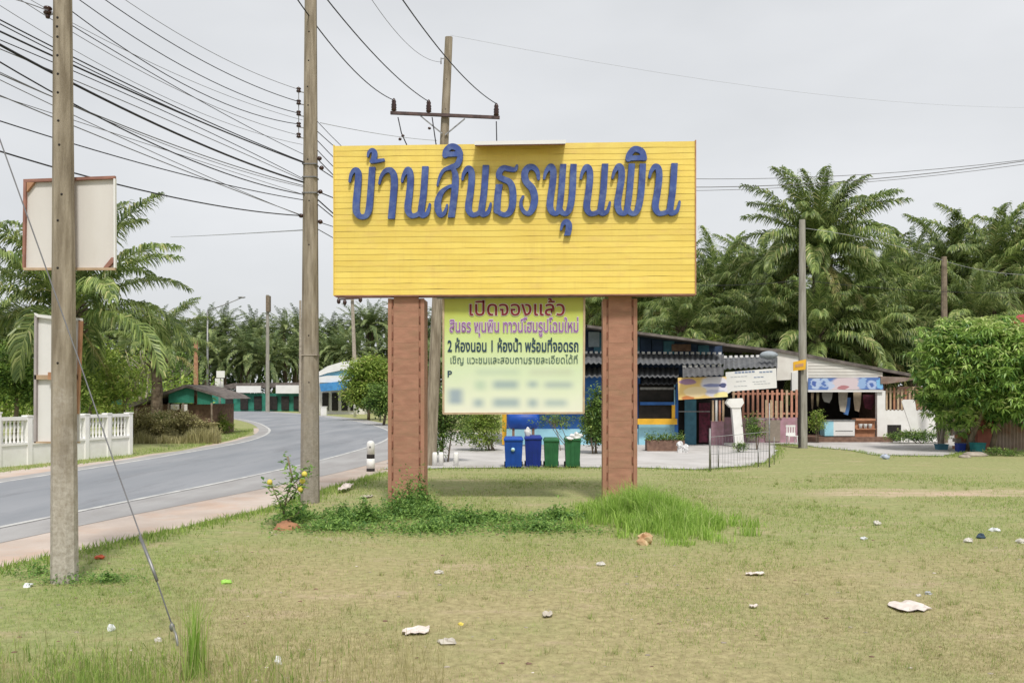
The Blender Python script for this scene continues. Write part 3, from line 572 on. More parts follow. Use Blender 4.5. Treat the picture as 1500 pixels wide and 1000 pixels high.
# ---- letters: every letter one raised mesh, its outline the union of tapered strokes
def catmull(p, n=7):
    out = []
    for i in range(len(p) - 1):
        a, b, c_, d = p[max(i - 1, 0)], p[i], p[i + 1], p[min(i + 2, len(p) - 1)]
        for k in range(n):
            t = k / n; out.append(tuple(.5 * (2 * b[j] + (c_[j] - a[j]) * t + (2 * a[j] - 5 * b[j] + 4 * c_[j] - d[j]) * t * t + (3 * b[j] - a[j] - 3 * c_[j] + d[j]) * t ** 3) for j in range(3)))
    out.append(tuple(map(float, p[-1]))); return out
def outline(strokes, step=2.93):
    allp = [q for s in strokes for q in s[0]]; x0 = min(q[0] for q in allp) - 40; x1 = max(q[0] for q in allp) + 40; y0 = min(q[1] for q in allp) - 40; y1 = max(q[1] for q in allp) + 40
    X, Y = np.meshgrid(np.arange(x0 + .137, x1, step), np.arange(y0 + .211, y1, step)); D = np.full(X.shape, 1e3)
    for pts, flat in strokes:
        c_ = catmull(pts); S = np.full(X.shape, 1e3)
        for a, b in zip(c_[:-1], c_[1:]):
            vx, vy = b[0] - a[0], b[1] - a[1]; L2 = vx * vx + vy * vy + 1e-9; t = np.clip(((X - a[0]) * vx + (Y - a[1]) * vy) / L2, 0, 1)
            S = np.minimum(S, np.hypot(X - a[0] - t * vx, Y - a[1] - t * vy) - (a[2] + (b[2] - a[2]) * t) / 2 * 1.01 - .2)
        for which, (e, f) in (('s', (c_[0], c_[2])), ('e', (c_[-1], c_[-3]))):
            if which in flat:
                dx, dy = e[0] - f[0], e[1] - f[1]; l = math.hypot(dx, dy); dx /= l; dy /= l
                if 'v' in flat: dx, dy = 0, math.copysign(1, dy)
                nearm = np.hypot(X - e[0], Y - e[1]) < e[2] * 1.1; S = np.where(nearm, np.maximum(S, (X - e[0]) * dx + (Y - e[1]) * dy), S)
        D = np.minimum(D, S)
    D[0] = D[-1] = 9; D[:, 0] = D[:, -1] = 9; D = np.where(np.abs(D) < 1e-6, 1e-6, D)
    segs = {}
    h, w = D.shape
    def pt(i, j, i2, j2):
        a, b = D[i, j], D[i2, j2]; t = a / (a - b); return (round(float(X[i, j] + (X[i2, j2] - X[i, j]) * t), 4), round(float(Y[i, j] + (Y[i2, j2] - Y[i, j]) * t), 4))
    for i in range(h - 1):
        for j in range(w - 1):
            c4 = [(i, j), (i, j + 1), (i + 1, j + 1), (i + 1, j)]; ins = [D[q] < 0 for q in c4]
            if all(ins) or not any(ins): continue
            cr_ = []
            for k in range(4):
                if ins[k] != ins[(k + 1) % 4]: cr_.append((pt(*(c4[k] + c4[(k + 1) % 4])) if c4[k] < c4[(k + 1) % 4] else pt(*(c4[(k + 1) % 4] + c4[k])), ins[k]))
            # orient: leave at an in->out crossing
            st = [q for q, f in cr_ if f]; en = [q for q, f in cr_ if not f]
            if len(st) == 1: segs[st[0]] = en[0]
            else:
                qs = [q for q, f in cr_]; fl = [f for q, f in cr_]
                for k in range(4):
                    if fl[k]: segs[qs[k]] = qs[(k - 1) % 4]
    loops = []
    while segs:
        s0, nx = segs.popitem(); lp = [s0]
        while nx != s0 and nx in segs: lp.append(nx); nx = segs.pop(nx)
        if len(lp) > 6: loops.append(lp)
    return loops
def letter(strokes, conv, depth=.085, name='letter'):
    loops = outline(strokes); cu = bpy.data.curves.new('l', 'CURVE'); cu.dimensions = '2D'; cu.fill_mode = 'BOTH'
    O = conv(*loops[0][0]); nU = BU
    for lp in loops:
        # light smoothing of the traced loop
        a = np.array(lp); a = (np.roll(a, 1, 0) + 2 * a + np.roll(a, -1, 0)) / 4
        sp = cu.splines.new('POLY'); sp.points.add(len(a) - 1); sp.use_cyclic_u = True
        for k, q in enumerate(a):
            w_ = conv(*q) - O; sp.points[k].co = (w_.dot(nU), w_.z, 0, 1)
    cu.extrude = depth / 2 - .006; cu.bevel_depth = .004; cu.bevel_resolution = 0; cu.offset = -.004
    o = bpy.data.objects.new('l', cu); C.objects.link(o); bpy.context.view_layer.update()
    me = bpy.data.meshes.new_from_object(o.evaluated_get(bpy.context.evaluated_depsgraph_get())); bpy.data.objects.remove(o)
    me.materials.clear(); me.materials.append(M_blue)
    M3 = Matrix(((BU.x, 0, BN.x), (BU.y, 0, BN.y), (0, 1, BN.z))); me.transform(M3.to_4x4())
    if M3.determinant() < 0: me.flip_normals()
    o = bpy.data.objects.new(name, me); C.objects.link(o); o.parent = sign; o.location = O + BN * (.03 + depth / 2) - wloc(sign); return o
A = lambda x, y: onb(480 + x / 5, 190 + y / 5); B = lambda x, y: onb(740 + x / 5, 190 + y / 5); Z7 = lambda x, y: onb(500 + x / 7.5, 210 + y / 7.5)
def nonu(hx, hy, lt, lb, lw, rt, rb, tx, ty, yt, yb):   # the letter that repeats: hook, left stem, bowl, right stem with tail
    return [([(hx, hy, 18), (hx + 10, hy - 42, 26), (hx + 38, yt + 18, 40), (lt - 6, yt + 32, 45), (lt, yt + 95, 47), ((lt + lb) / 2, (yt + yb) / 2 + 20, 49), (lb, yb - 85, 50), (lb + 6, yb - 42, 45), (lb + 32, yb - 17, 36), (rb - 22, yb - 30, 34), (rb, yb - 70, 34)], ''),
            ([(rt, yt - 8, 47), ((rt + rb) / 2 + 2, (yt + yb) / 2, 48), (rb, yb - 60, 48), (rb + 8, yb - 22, 42), (tx - 22, yb - 32, 30), (tx - 6, yb - 70, 22), (tx, ty, 17)], 'sv')]
letter([([(168, 388, 18), (178, 340, 24), (198, 308, 32), (222, 308, 42), (232, 345, 46), (226, 430, 49), (216, 540, 50), (216, 600, 50), (232, 634, 42), (262, 646, 36), (292, 632, 40), (310, 580, 48), (320, 470, 47), (333, 282, 46)], 'ev')], A)
letter([([(300, 158, 22), (312, 112, 34), (345, 90, 46), (372, 110, 56), (372, 160, 60), (352, 208, 50)], ''), ([(340, 214, 40), (400, 208, 40), (484, 194, 32)], 'e')], Z7, name='tone_mark')
letter([([(384, 403, 17), (398, 352, 24), (428, 312, 34), (465, 306, 42), (488, 338, 48), (494, 400, 50), (488, 480, 50), (471, 660, 50)], 'ev')], A)
letter(nonu(550, 388, 612, 592, 0, 720, 690, 752, 553, 285, 655), A)
letter([([(808, 418, 14), (822, 362, 20), (852, 308, 26), (900, 286, 34), (944, 272, 42), (966, 240, 42), (974, 206, 42)], 'ev'), ([(918, 288, 30), (938, 340, 44), (937, 420, 50), (925, 530, 50), (908, 650, 50)], 'ev'),
        ([(930, 415, 22), (880, 432, 26), (836, 470, 38), (812, 530, 48), (812, 590, 48), (830, 630, 40), (856, 620, 28), (872, 585, 20), (878, 558, 15)], '')], A)
def arch(cv, x0, x1, yb, yt, nm='vowel_mark'):
    mx = (x0 + x1) / 2; w = 42
    letter([([(x0 + w / 2, yb - 12, w), (x0 + 28, yb - 45, w), (mx - 22, yt + w / 2 + 3, w), (mx + 8, yt + w / 2, w + 2), (x1 - 38, yt + 40, w + 2), (x1 - w / 2 - 2, yb - 20, w)], ''), ([(x0 + 4, yb - 17, 36), (x1 - 4, yb - 21, 36)], 'se')], cv, name=nm)
arch(A, 843, 997, 208, 113)
letter(nonu(990, 372, 1058, 1034, 0, 1161, 1130, 1196, 548, 276, 648), A)
letter([([(1388, 272, 18), (1372, 302, 30), (1330, 296, 38), (1290, 290, 40), (1262, 315, 44), (1258, 352, 44), (1290, 372, 42), (1335, 395, 46), (1356, 450, 50), (1356, 545, 50), (1336, 608, 46), (1300, 630, 36), (1262, 618, 34), (1244, 590, 36)], ''), ([(1258, 408, 50), (1247, 500, 50), (1242, 600, 48)], 'sv')], A)
letter([([(244, 368, 22), (236, 318, 32), (205, 284, 42), (165, 290, 46), (143, 335, 50), (155, 390, 50), (198, 440, 52), (216, 505, 52), (206, 570, 50), (178, 618, 38), (142, 612, 30), (118, 570, 26), (118, 528, 22), (132, 498, 20)], '')], B)
def phan(hx, hy, lt, lb, m0, m1, r0, r1, yt, yb):
    return [([(hx, hy, 18), (hx + 12, hy - 44, 26), (lt - 20, yt + 20, 40), (lt, yt + 36, 47), (lt + 3, yt + 110, 48), (lb + 4, yb - 120, 50), (lb + 4, yb - 60, 48), (lb + 24, yb - 24, 40), (m1 - 16, yb - 24, 34), (m1, yb - 70, 44), ((m0 + m1) / 2, (yt + yb) / 2, 46), (m0, yt, 46)], 'ev'),
            ([(m1, yb - 60, 40), (m1 + 20, yb - 24, 36), (r1 - 24, yb - 24, 38), (r1, yb - 80, 48), ((r0 + r1) / 2 + 3, (yt + yb) / 2, 48), (r0, yt, 46)], 'ev')]
letter(phan(285, 365, 348, 326, 425, 398, 500, 478, 260, 640), B)
letter([([(408, 738, 16), (420, 700, 26), (446, 680, 38), (464, 700, 46), (464, 740, 46), (452, 782, 44)], 'ev')], B, name='vowel_mark')
letter(nonu(553, 366, 620, 596, 0, 730, 700, 764, 540, 266, 640), B)
letter(phan(784, 362, 846, 820, 925, 893, 1005, 976, 258, 640), B)
arch(B, 878, 1037, 236, 132)
letter(nonu(1054, 358, 1124, 1096, 0, 1236, 1205, 1272, 535, 262, 638), B)

# ---- pillars
def pillar(x0, x1, yb, dz):
    a = onb(x0, 432, -.30 + dz); b = onb(x1, 432, -.30 + dz); w = (b - a); w.z = 0; wd = w.length; m_ = (a + b) / 2; top = zb - .07
    p = MB(); p.obox(Vector((m_.x, m_.y, top / 2)) - BN * .40, BU * (wd / 2 - .03), BN * .37, Vector((0, 0, top / 2))); core = p.build('pillar', M_rust, sign)
    fl = .085
    for s in (-1, 1):
        p = MB(); p.obox(Vector((m_.x, m_.y, top / 2)) + BU * s * (wd / 2 - fl / 2 - .005) - BN * .012, BU * fl / 2, BN * .012, Vector((0, 0, top / 2))); p.build('flange', M_rust, core)
    n = int(top / .36)
    for i in range(n):
        z = top - .12 - i * .36
        p = MB(); p.obox(Vector((m_.x, m_.y, z)) - BN * .019 + BU * random.uniform(-.004, .004), BU * (wd / 2 - fl - .035 - .016), BN * (.0125 + random.uniform(0, .0015)), Vector((0, 0, .1785))); p.build('batten_plate', M_rust2, core)
        for s in (-1, 1):
            p = MB(); p.obox(Vector((m_.x, m_.y, z + random.uniform(-.01, .01))) + BU * s * (wd / 2 - fl - .018) - BN * .008, BU * .019, BN * .006, Vector((0, 0, .078))); p.build('slot', M_rustdark, core)
pillar(567, 621, 738, .22); pillar(884, 936, 728, 0)

# ---- banner hung under the board
ban = thing('hanging_banner', Vector((0.05, 19.7, 0)), 'pale green vinyl banner in a thin frame hanging below the billboard between its pillars', 'banner')
onx = lambda px, py, off=0.0: onb(px, py, off, .22)
def banner_mat():
    m = bpy.data.materials.new('banner_print_and_shade'); m.use_nodes = True; t = m.node_tree; b = t.nodes['Principled BSDF']; lk = t.links.new
    tc = N(t, 'ShaderNodeTexCoord'); sx = N(t, 'ShaderNodeSeparateXYZ'); lk(tc.outputs['Generated'], sx.inputs[0]); v = sx.outputs[2]; u = sx.outputs[0]
    n = N(t, 'ShaderNodeTexNoise'); n.inputs['Scale'].default_value = 4; n.inputs['Detail'].default_value = 6; lk(tc.outputs['Generated'], n.inputs['Vector'])
    ad = N(t, 'ShaderNodeMath', operation='MULTIPLY_ADD'); ad.inputs[1].default_value = .16; lk(n.outputs[0], ad.inputs[0])
    su = N(t, 'ShaderNodeMath', operation='SUBTRACT'); lk(v, su.inputs[0]); su.inputs[1].default_value = .08; lk(su.outputs[0], ad.inputs[2])
    cr = N(t, 'ShaderNodeValToRGB'); e = cr.color_ramp.elements; e[0].position = 0; e[0].color = (.80, .80, .68, 1); e[1].position = 1; e[1].color = (.44, .43, .05, 1)  # olive top end: print colour with the board's shadow painted in
    for p_, c_ in ((.14, (.76, .80, .62)), (.36, (.66, .76, .52)), (.62, (.60, .72, .30)), (.80, (.50, .58, .14)), (.9, (.44, .45, .06))): x_ = e.new(p_); x_.color = (*c_, 1)
    lk(ad.outputs[0], cr.inputs[0]); out = cr.outputs[0]
    def band(src, a, bb, s):   # soft box 0..1
        r1 = N(t, 'ShaderNodeMapRange', interpolation_type='SMOOTHSTEP'); r1.inputs[1].default_value = a - s; r1.inputs[2].default_value = a + s; lk(src, r1.inputs[0])
        r2 = N(t, 'ShaderNodeMapRange', interpolation_type='SMOOTHSTEP'); r2.inputs[1].default_value = bb + s; r2.inputs[2].default_value = bb - s; lk(src, r2.inputs[0])
        x_ = N(t, 'ShaderNodeMath', operation='MULTIPLY'); lk(r1.outputs[0], x_.inputs[0]); lk(r2.outputs[0], x_.inputs[1]); return x_.outputs[0]
    for (u0, u1, v0, v1, c_, s_) in ((.21, .28, .055, .125, (.30, .40, .45), .8), (.35, .54, .055, .13, (.30, .40, .45), .8), (.60, .67, .055, .125, (.30, .40, .45), .8), (.72, .88, .06, .12, (.34, .44, .47), .7),
                                      (.35, .53, .21, .28, (.30, .40, .43), .8), (.60, .67, .22, .275, (.30, .40, .43), .8), (.72, .92, .215, .27, (.34, .42, .44), .7), (.22, .30, .20, .28, (.45, .58, .45), .7),
                                      (.23, .54, .32, .38, (.50, .60, .46), .6), (.61, .92, .32, .38, (.54, .58, .44), .6), (.03, .13, .08, .21, (.30, .38, .46), .9), (.0, .3, .0, .03, (.82, .80, .66), .6)):
        f = N(t, 'ShaderNodeMath', operation='MULTIPLY'); lk(band(u, u0, u1, .04), f.inputs[0]); lk(band(v, v0, v1, .034), f.inputs[1])
        f2 = N(t, 'ShaderNodeMath', operation='MULTIPLY'); lk(f.outputs[0], f2.inputs[0]); f2.inputs[1].default_value = s_
        x_ = N(t, 'ShaderNodeMix', data_type='RGBA'); lk(f2.outputs[0], x_.inputs[0]); lk(out, x_.inputs[6]); x_.inputs[7].default_value = (*c_, 1); out = x_.outputs[2]
    lk(out, b.inputs['Base Color']); b.inputs['Roughness'].default_value = .45; return m
mb = MB(); KX, KZ = 14, 12; vs = []
for j in range(KZ + 1):
    for i in range(KX + 1):
        p = onx(651 + (855 - 651) * i / KX, 433 + (604 - 433) * j / KZ + (1.5 * (1 - i / KX) if j == KZ else 0))
        edge = min(i, KX - i, j, KZ - j) > 0; vs.append(p + BN * (.004 * math.sin(i * 1.3 + j * .8) if edge else 0))
fs = [(j * (KX + 1) + i, (j + 1) * (KX + 1) + i, (j + 1) * (KX + 1) + i + 1, j * (KX + 1) + i + 1) for j in range(KZ) for i in range(KX)]
n0 = len(vs); vs += [p - BN * .02 for p in vs]; fs += [tuple(k + n0 for k in f[::-1]) for f in fs]
mb.add(vs, fs, 0, True); mb.build('printed_sheet', banner_mat(), ban)
fr = []
for (a, b) in (((649.5, 432), (649.5, 606)), ((856, 432), (855, 605)), ((649, 605.5), (855.5, 604.5))):
    mb = MB(); mb.bar(onx(*a, off=-.005), onx(*b, off=-.005), .045, .045); mb.build('frame_bar', M_slatpale, ban)
mb = MB(); mb.bar(onx(640, 436, .0), onx(866, 434, .0), .05, .05); mb.build('hanging_bar', M_galv, ban)
M_tred = mat('print_dark_red', (.22, .03, .035)); M_twhite = mat('print_white', (.72, .66, .62)); M_tpur = mat('print_purple', (.30, .12, .36)); M_tlil = mat('print_lilac', (.66, .56, .66)); M_tnavy = mat('print_navy', (.03, .065, .11)); M_tgreen = mat('print_grey_green', (.10, .17, .14))
T1 = 'เปิดจองแล้ว'; T2 = 'สินธร พุนพิน ทาวน์โฮมรูปโฉมใหม่'; T3 = '2 ห้องนอน 1 ห้องน้ำ พร้อมที่จอดรถ'; T4 = 'เชิญ แวะชมและสอบถามรายละเอียดได้ที่'
lettering(T1, onx, 688, 827, 437, 462, M_twhite, ban, .010, .035); lettering(T1, onx, 688, 827, 437, 462, M_tred, ban, .014, .012)
lettering(T2, onx, 659, 847, 465, 493, M_tlil, ban, .010, .045); lettering(T2, onx, 659, 847, 465, 493, M_tpur, ban, .014, .006)
lettering(T3, onx, 656, 847, 495, 515, M_tnavy, ban, .012, .022); lettering(T4, onx, 660, 846, 519, 535, M_tgreen, ban, .012, .004)
lettering('P', onx, 656, 662, 543, 552, M_tnavy, ban, .012, .02)

# ================================================================ POLES
def pole(name, base, top, wb, wt, label, m=M_conc, group=None, holes=(), depth_ratio=.8, ch=.22):
    """tapered concrete pole with chamfered corners from base to top (world points)"""
    t = thing(name, base, label, 'utility pole', group); base, top = Vector(base), Vector(top); mb = MB(); vs = []; n = 8
    K = 10
    for k in range(K + 1):
        u = k / K; c_ = base.lerp(top, u); w = (wb + (wt - wb) * u) / 2; d_ = w * depth_ratio; q = w * ch * 2
        for (x_, y_) in ((-w + q, -d_), (w - q, -d_), (w, -d_ + q), (w, d_ - q), (w - q, d_), (-w + q, d_), (-w, d_ - q), (-w, -d_ + q)): vs.append(c_ + Vector((x_, y_, 0)))
    fs = [(k * 8 + j, k * 8 + (j + 1) % 8, (k + 1) * 8 + (j + 1) % 8, (k + 1) * 8 + j) for k in range(K) for j in range(8)] + [tuple(range(7, -1, -1)), tuple(K * 8 + j for j in range(8))]
    mb.add(vs, fs); sh = mb.build('shaft', m, t)
    for (u, sx) in holes:
        c_ = base.lerp(top, u); w = (wb + (wt - wb) * u) / 2; mb = MB()
        mb.tube([c_ + Vector((sx * w, -w * depth_ratio - .004, 0)), c_ + Vector((sx * w, -w * depth_ratio + .01, 0))], .013 + .05 * wb * .2, 8); mb.build('bolt_hole', M_dark, sh)
    return t
def spool(mb, c_, r=.045, h=.09, mi=0): mb.lathe(Vector(c_) - Vector((0, 0, h / 2)), [(r * .8, 0), (r, h * .12), (r, h * .3), (r * .55, h * .5), (r, h * .7), (r, h * .88), (r * .8, h)], 10, mi)

# nearest pole
nb = G(94.5, 852); nt = nb + Vector(((91 - 94.5) / F * 11.4, 0, 10.2))
hz = lambda py, d: (H - (py - HY) / F * d) / 10.2
pole1 = pole('utility_pole', nb, nt, .325, .185, 'nearest weathered concrete pole with bolt holes, carrying two white-backed boards', m=M_polefoot, holes=[(hz(p_, 11.4), s_) for p_, s_ in ((30, -.2), (43, -.25), (58, -.2), (85, -.2), (112, -.15), (139, -.15), (180, -.1), (287, .25), (325, -.15), (215, 0), (394, -.15), (532, -.15))])
mb = MB(); c_ = P(70, 16, 11.4); spool(mb, c_, .055, .10); spool(mb, c_ - Vector((0, 0, .03)), .03, .14); mb.build('insulator', M_porc, pole1)
mb = MB(); mb.bar(c_ + Vector((0, 0, -.05)), P(82, 20, 11.4), .02, .02); mb.build('bracket', M_galv, pole1)

# boards strapped to the back of the nearest pole
sb = thing('backed_signboard', P(100, 395, 11.62), 'square signboard seen from its plain white back, high on the nearest pole', 'sign')
mb = MB(); mb.ppoly([(35, 264), (167, 260), (168, 393), (34, 393)], 11.60, .03); mb.build('panel', M_signback, sb)
for nm, pts, m_ in (('top_bar', [(34, 262.5), (168, 257.5), (168, 261.5), (34, 267)], M_frame), ('side_bar', [(34, 267), (38, 267), (35.5, 392), (32.5, 392)], M_frame), ('bottom_bar', [(34, 392), (168, 392), (168, 395.5), (34, 395.5)], M_slatpale), ('right_bar', [(166, 261.5), (168.5, 261.5), (169, 392), (166.5, 392)], M_whiteclean), ('corner_brace', [(39, 267), (50, 267), (39, 281)], M_frameor), ('corner_brace', [(151, 392), (163, 377), (166, 377), (166, 384), (158, 392)], M_frame)):
    mb = MB(); mb.ppoly(pts, 11.555, .045); mb.build(nm, m_, sb)
for xx in (88, 102):
    mb = MB(); mb.pbox(xx, xx + 3, 258, 396, 11.56, .03); mb.build('mounting_batten', M_frameor, sb)
s2 = thing('tall_signboard', P(84, 650, 11.75), 'tall narrow white-backed signboard strapped low on the nearest pole', 'sign')
mb = MB(); mb.ppoly([(51.5, 461), (117, 467), (115.5, 647), (51.5, 648)], 11.72, .03); mb.build('panel', M_whiteclean, s2)
for nm, pts, m_ in (('side_bar', [(50, 462), (53.5, 463), (52.5, 648), (49, 648)], mat('grey_edge', (.42, .38, .38))), ('side_bar', [(115, 468), (119.5, 470), (114, 606), (111, 606)], M_frameor), ('cross_bar', [(50, 549), (114, 549), (114, 555.5), (50, 555.5)], M_slatpale), ('bottom_bar', [(50, 646.5), (115, 646.5), (115, 649), (50, 649)], M_slatpale), ('top_bar', [(49.5, 458), (54, 460), (82, 463), (119, 466), (119, 470), (82, 468), (52, 464)], M_whiteclean)):
    mb = MB(); mb.ppoly(pts, 11.67, .05); mb.build(nm, m_, s2)
mb = MB(); mb.pbox(70, 78, 545, 556, 11.64, .03); mb.build('bracket', M_frameor, s2)

# guy wire with its ground anchor
gw = thing('guy_wire', G(262, 946), 'steel guy wire slanting down past the nearest pole to the ground', 'guy wire')
mb = MB(); ga = G(262, 946); pts_ = [P(-55, 60, 10.6), P(0, 205, 10.35), P(60, 372, 10.1), P(115, 526, 9.8), P(170, 685, 9.4), P(222, 828, 8.95), P(252, 915, 8.65)]; mb.tube(pts_, .008, 6); mb.build('cable', M_wiregrey, gw)
mb = MB(); mb.tube([P(205, 785, 9.05), P(222, 828, 8.93), P(230, 850, 8.86)], .017, 8); mb.build('sleeve', M_galv, gw)
mb = MB(); mb.tube([P(251, 912, 8.66), P(258, 930, 8.55), ga - Vector((0, 0, .05))], .014, 8); mb.blob(P(252, 918, 8.63), (.03, .03, .045), 8, 5); mb.build('anchor_rod', M_galv, gw)

# middle pole
mb_ = G(454, 736); mt_ = mb_ + Vector((.02, 0, 12.4))
pole2 = pole('utility_pole', mb_, mt_, .42, .25, 'tall brown-grey concrete pole left of the billboard with a rack of five insulators', m=M_polemid, holes=[(hz(p_, 19.8) * 10.2 / 12.4, s_) for p_, s_ in ((50, -.1), (92, -.15), (130, -.3), (157, -.2), (236, -.2), (296, 0), (360, 0), (492, 0), (560, .05))])
def on2(px, py, dd=0): return P(px, py, 19.8 + dd)
for py in (132, 150, 166, 183, 198.5):
    mb = MB(); spool(mb, on2(437.5, py, -.05), .055, .10); mb.build('insulator', M_porc, pole2)
mb = MB(); mb.bar(on2(437.5, 127, -.05), on2(437.5, 203, -.05), .018, .018)
for py in (134, 152, 169, 186, 201): mb.bar(on2(437.5, py, -.05), on2(446, py + 2, -.02), .02, .02)
mb.build('insulator_rack', M_galv, pole2)
for px, py in ((468, 232), (471, 246), (441, 316), (469, 281), (469, 325)):
    mb = MB(); mb.blob(on2(px, py, -.1), (.06, .05, .05), 8, 5, .1); mb.build('cable_clamp', M_porc, pole2)
for py in (521, 243, 262, 285):
    zz = on2(0, py).z; cx = mb_.lerp(mt_, zz / 12.4).x; w = .42 + (.25 - .42) * zz / 12.4 + .014; mb = MB(); mb.box(cx - w / 2, cx + w / 2, mb_.y - w * .4 - .01, mb_.y + w * .4 + .01, zz, zz + .022); mb.build('strap', M_barkpale if py == 521 else M_galv, pole2)

# rear pole with crossarm
rb_ = G(630, 682); D3 = rb_.y
rt_ = P(657.5, 55, D3)
pole3 = pole('utility_pole', rb_, rt_, .42, .26, 'leaning concrete pole with a steel crossarm rising behind the billboard', m=M_conc, holes=[(.9, 0), (.83, 0), (.72, 0)])
mb = MB(); mb.bar(P(572, 165.5, D3 - .2), P(732, 172.5, D3 - .2), .10, .10); arm = mb.build('crossarm', M_arm, pole3)
for px, py in ((577, 165), (628, 167), (727, 172)):
    mb = MB(); b_ = P(px, py, D3 - .2); mb.lathe(b_, [(.05, 0), (.05, .05), (.10, .08), (.08, .14), (.10, .17), (.08, .23), (.10, .26), (.07, .33), (.085, .38), (.05, .46), (.02, .5)], 10); mb.build('insulator', M_porc, arm)
for a, b in (((616, 170), (648, 196)), ((681, 174), (652, 198))):
    mb = MB(); mb.bar(P(*a, D3 - .2), P(*b, D3 - .17), .04, .04); mb.build('brace', M_galv, pole3)
for pts_ in ([(583, 172), (588, 195), (597, 215)], [(633, 172), (637, 200), (640, 220)], [(727, 178), (727.5, 200), (728, 225)]):
    mb = MB(); mb.tube([P(*q, D3 - .25) for q in pts_], .022, 6); mb.build('drop_lead', M_wire, pole3)
for q in ((590, 199), (586, 204), (629, 188)):
    mb = MB(); mb.blob(P(*q, D3 - .25), (.06, .06, .05), 8, 5); mb.build('cable_clamp', M_porc, pole3)
mb = MB(); mb.bar(P(646, 85, D3 - .15), P(646, 94, D3 - .15), .04, .04); mb.bar(P(646, 86, D3 - .15), P(652, 86, D3 - .15), .03, .03); mb.build('bracket', M_galv, pole3)

# pole by the shop
b4 = G(1176, 656); t4 = P(1175, 322, b4.y); pole4 = pole('utility_pole', b4, t4, .40, .26, 'grey concrete pole standing on the grass edge in front of the shop', m=M_conc2)
mb = MB(); mb.ppoly([(1162, 530), (1181, 526), (1180, 541), (1162, 543)], b4.y - .3, .03); mb.build('small_plate', M_yelwin, pole4, label='small yellow and orange plate')
mb = MB(); mb.ppoly([(1165, 534), (1177, 531.5), (1177, 536), (1165, 538)], b4.y - .312, .008); mb.build('plate_mark', M_frameor, pole4)
mb = MB(); mb.pbox(1169.5, 1173, 540, 655, b4.y - .24, .05); mb.build('cable_duct', M_dark, pole4)
def simple_pole(px, y0, y1, d, w, label, m=M_conc2, lean=0):
    a = Vector(((px - 750) / F * d, d, 0)); b = P(px + lean, y0, d); return pole('utility_pole', a, b, w, w * .7, label, m=m)
p5 = simple_pole(1383, 376, 0, 44, .36, 'brown pole rising behind the round mango tree on the right', M_bark)
p6 = simple_pole(392, 432, 0, 124, .56, 'slim far pole against the palm plantation left of the tall middle pole', M_conc2)
mb = MB(); mb.pbox(389.3, 394.7, 433, 456, 123.5, .8); mb.build('pole_top', M_bark, p6)
p7 = simple_pole(440, 440, 0, 120, .42, 'slim pale pole just left of the tall middle pole', M_barkpale)
p8 = simple_pole(522, 436, 0, 118, .6, 'far leaning pole with three insulators under the left end of the billboard', M_barkpale, -6)
mb = MB(); mb.bar(P(496, 438.5, 117.5), P(530, 436.5, 117.5), .2, .2); a8 = mb.build('crossarm', M_arm, p8)
for q in ((496, 441), (505, 443), (528, 439)): mb = MB(); mb.blob(P(*q, 117.3), (.28, .28, .4), 8, 5); mb.build('insulator', M_porc, a8)
p9 = simple_pole(287, 497, 0, 58, .34, 'orange-brown post beside the shack with the green sheet', M_frameor)
mb = MB(); mb.bar(P(270, 499, 57.8), P(290, 497, 57.8), .1, .06); mb.build('short_arm', M_barkpale, p9)
p10 = thing('street_lamp', P(300, 620, 88) * Vector((1, 1, 0)), 'street lamp on a long slanting arm above the far palms', 'street lamp')
p10.location = (P(318, 0, 88).x, 88, 0)
mb = MB(); mb.tube([Vector((P(304, 0, 88).x, 88, 0)), P(304, 455, 88)], [.14, .08], 8); mb.build('post', M_galv, p10)
mb = MB(); mb.tube([P(304, 455, 88), P(330, 446, 88), P(354, 436, 88)], .05, 6); mb.build('arm', M_galv, p10)
mb = MB(); mb.blob(P(354, 435.5, 88), (.42, .16, .10), 8, 5, 0); mb.build('lamp_head', M_galv, p10)

# ================================================================ OVERHEAD CABLES
def wire(p0, d0, pm, p1, d1, r, m, label, group='overhead cables between the poles', K=18):
    a, b = P(*p0, d0), P(*p1, d1); kx = (pm[0] - 750) / F; den = (b.x - a.x) - kx * (b.y - a.y)
    t = (kx * a.y - a.x) / den if abs(den) > 1e-6 else .5; t = min(.9, max(.1, t)); q = a.lerp(b, t); zz = H - (pm[1] - HY) / F * q.y
    sag = (zz - q.z) / (4 * t * (1 - t)); mb = MB()
    mb.tube([a.lerp(b, k / K) + Vector((0, 0, 4 * sag * (k / K) * (1 - k / K))) for k in range(K + 1)], r, 5, cap=False)
    return mb.build('overhead_cable', m, label=label, cat='cable', group=group)
gl = 'overhead cables running from the left edge to the tall middle pole'
W = 'black overhead cable running from the left edge of the view to the tall middle pole'
def seg(p0, pm, p1, r, m=M_wire, lab=W, d0=11.5, d1=19.7): return wire(p0, d0, pm, p1, d1, r, m, lab, gl)
seg((-60, -2), (107, 84), (444, 237), .011); seg((-60, 4), (150, 111), (444, 238), .009)
seg((-60, 18), (107, 96), (446, 239), .015); seg((-60, 34), (130, 114), (444, 262), .008)
seg((-60, 33), (250, 192), (444, 267), .021, lab='thickest black cable, in the middle of the bundle left of the middle pole')
seg((-60, 47), (250, 178), (444, 264), .008, M_wiregrey)
seg((-60, 55), (107, 152), (444, 285), .012); seg((-60, 82), (200, 192), (444, 272), .010, M_wiregrey); seg((-60, 77), (230, 207), (444, 274), .007, M_wiregrey)
seg((-60, 88), (187, 206), (441, 316), .007, M_wiregrey); seg((-60, 115), (200, 222), (441, 315), .009, M_wiregrey)
seg((-60, 158), (180, 232), (444, 293), .010, lab='lower black cable crossing in front of the palms to the middle pole')
seg((-60, 203), (230, 284), (441, 316), .013, lab='lowest black cable, passing behind the square white signboard')
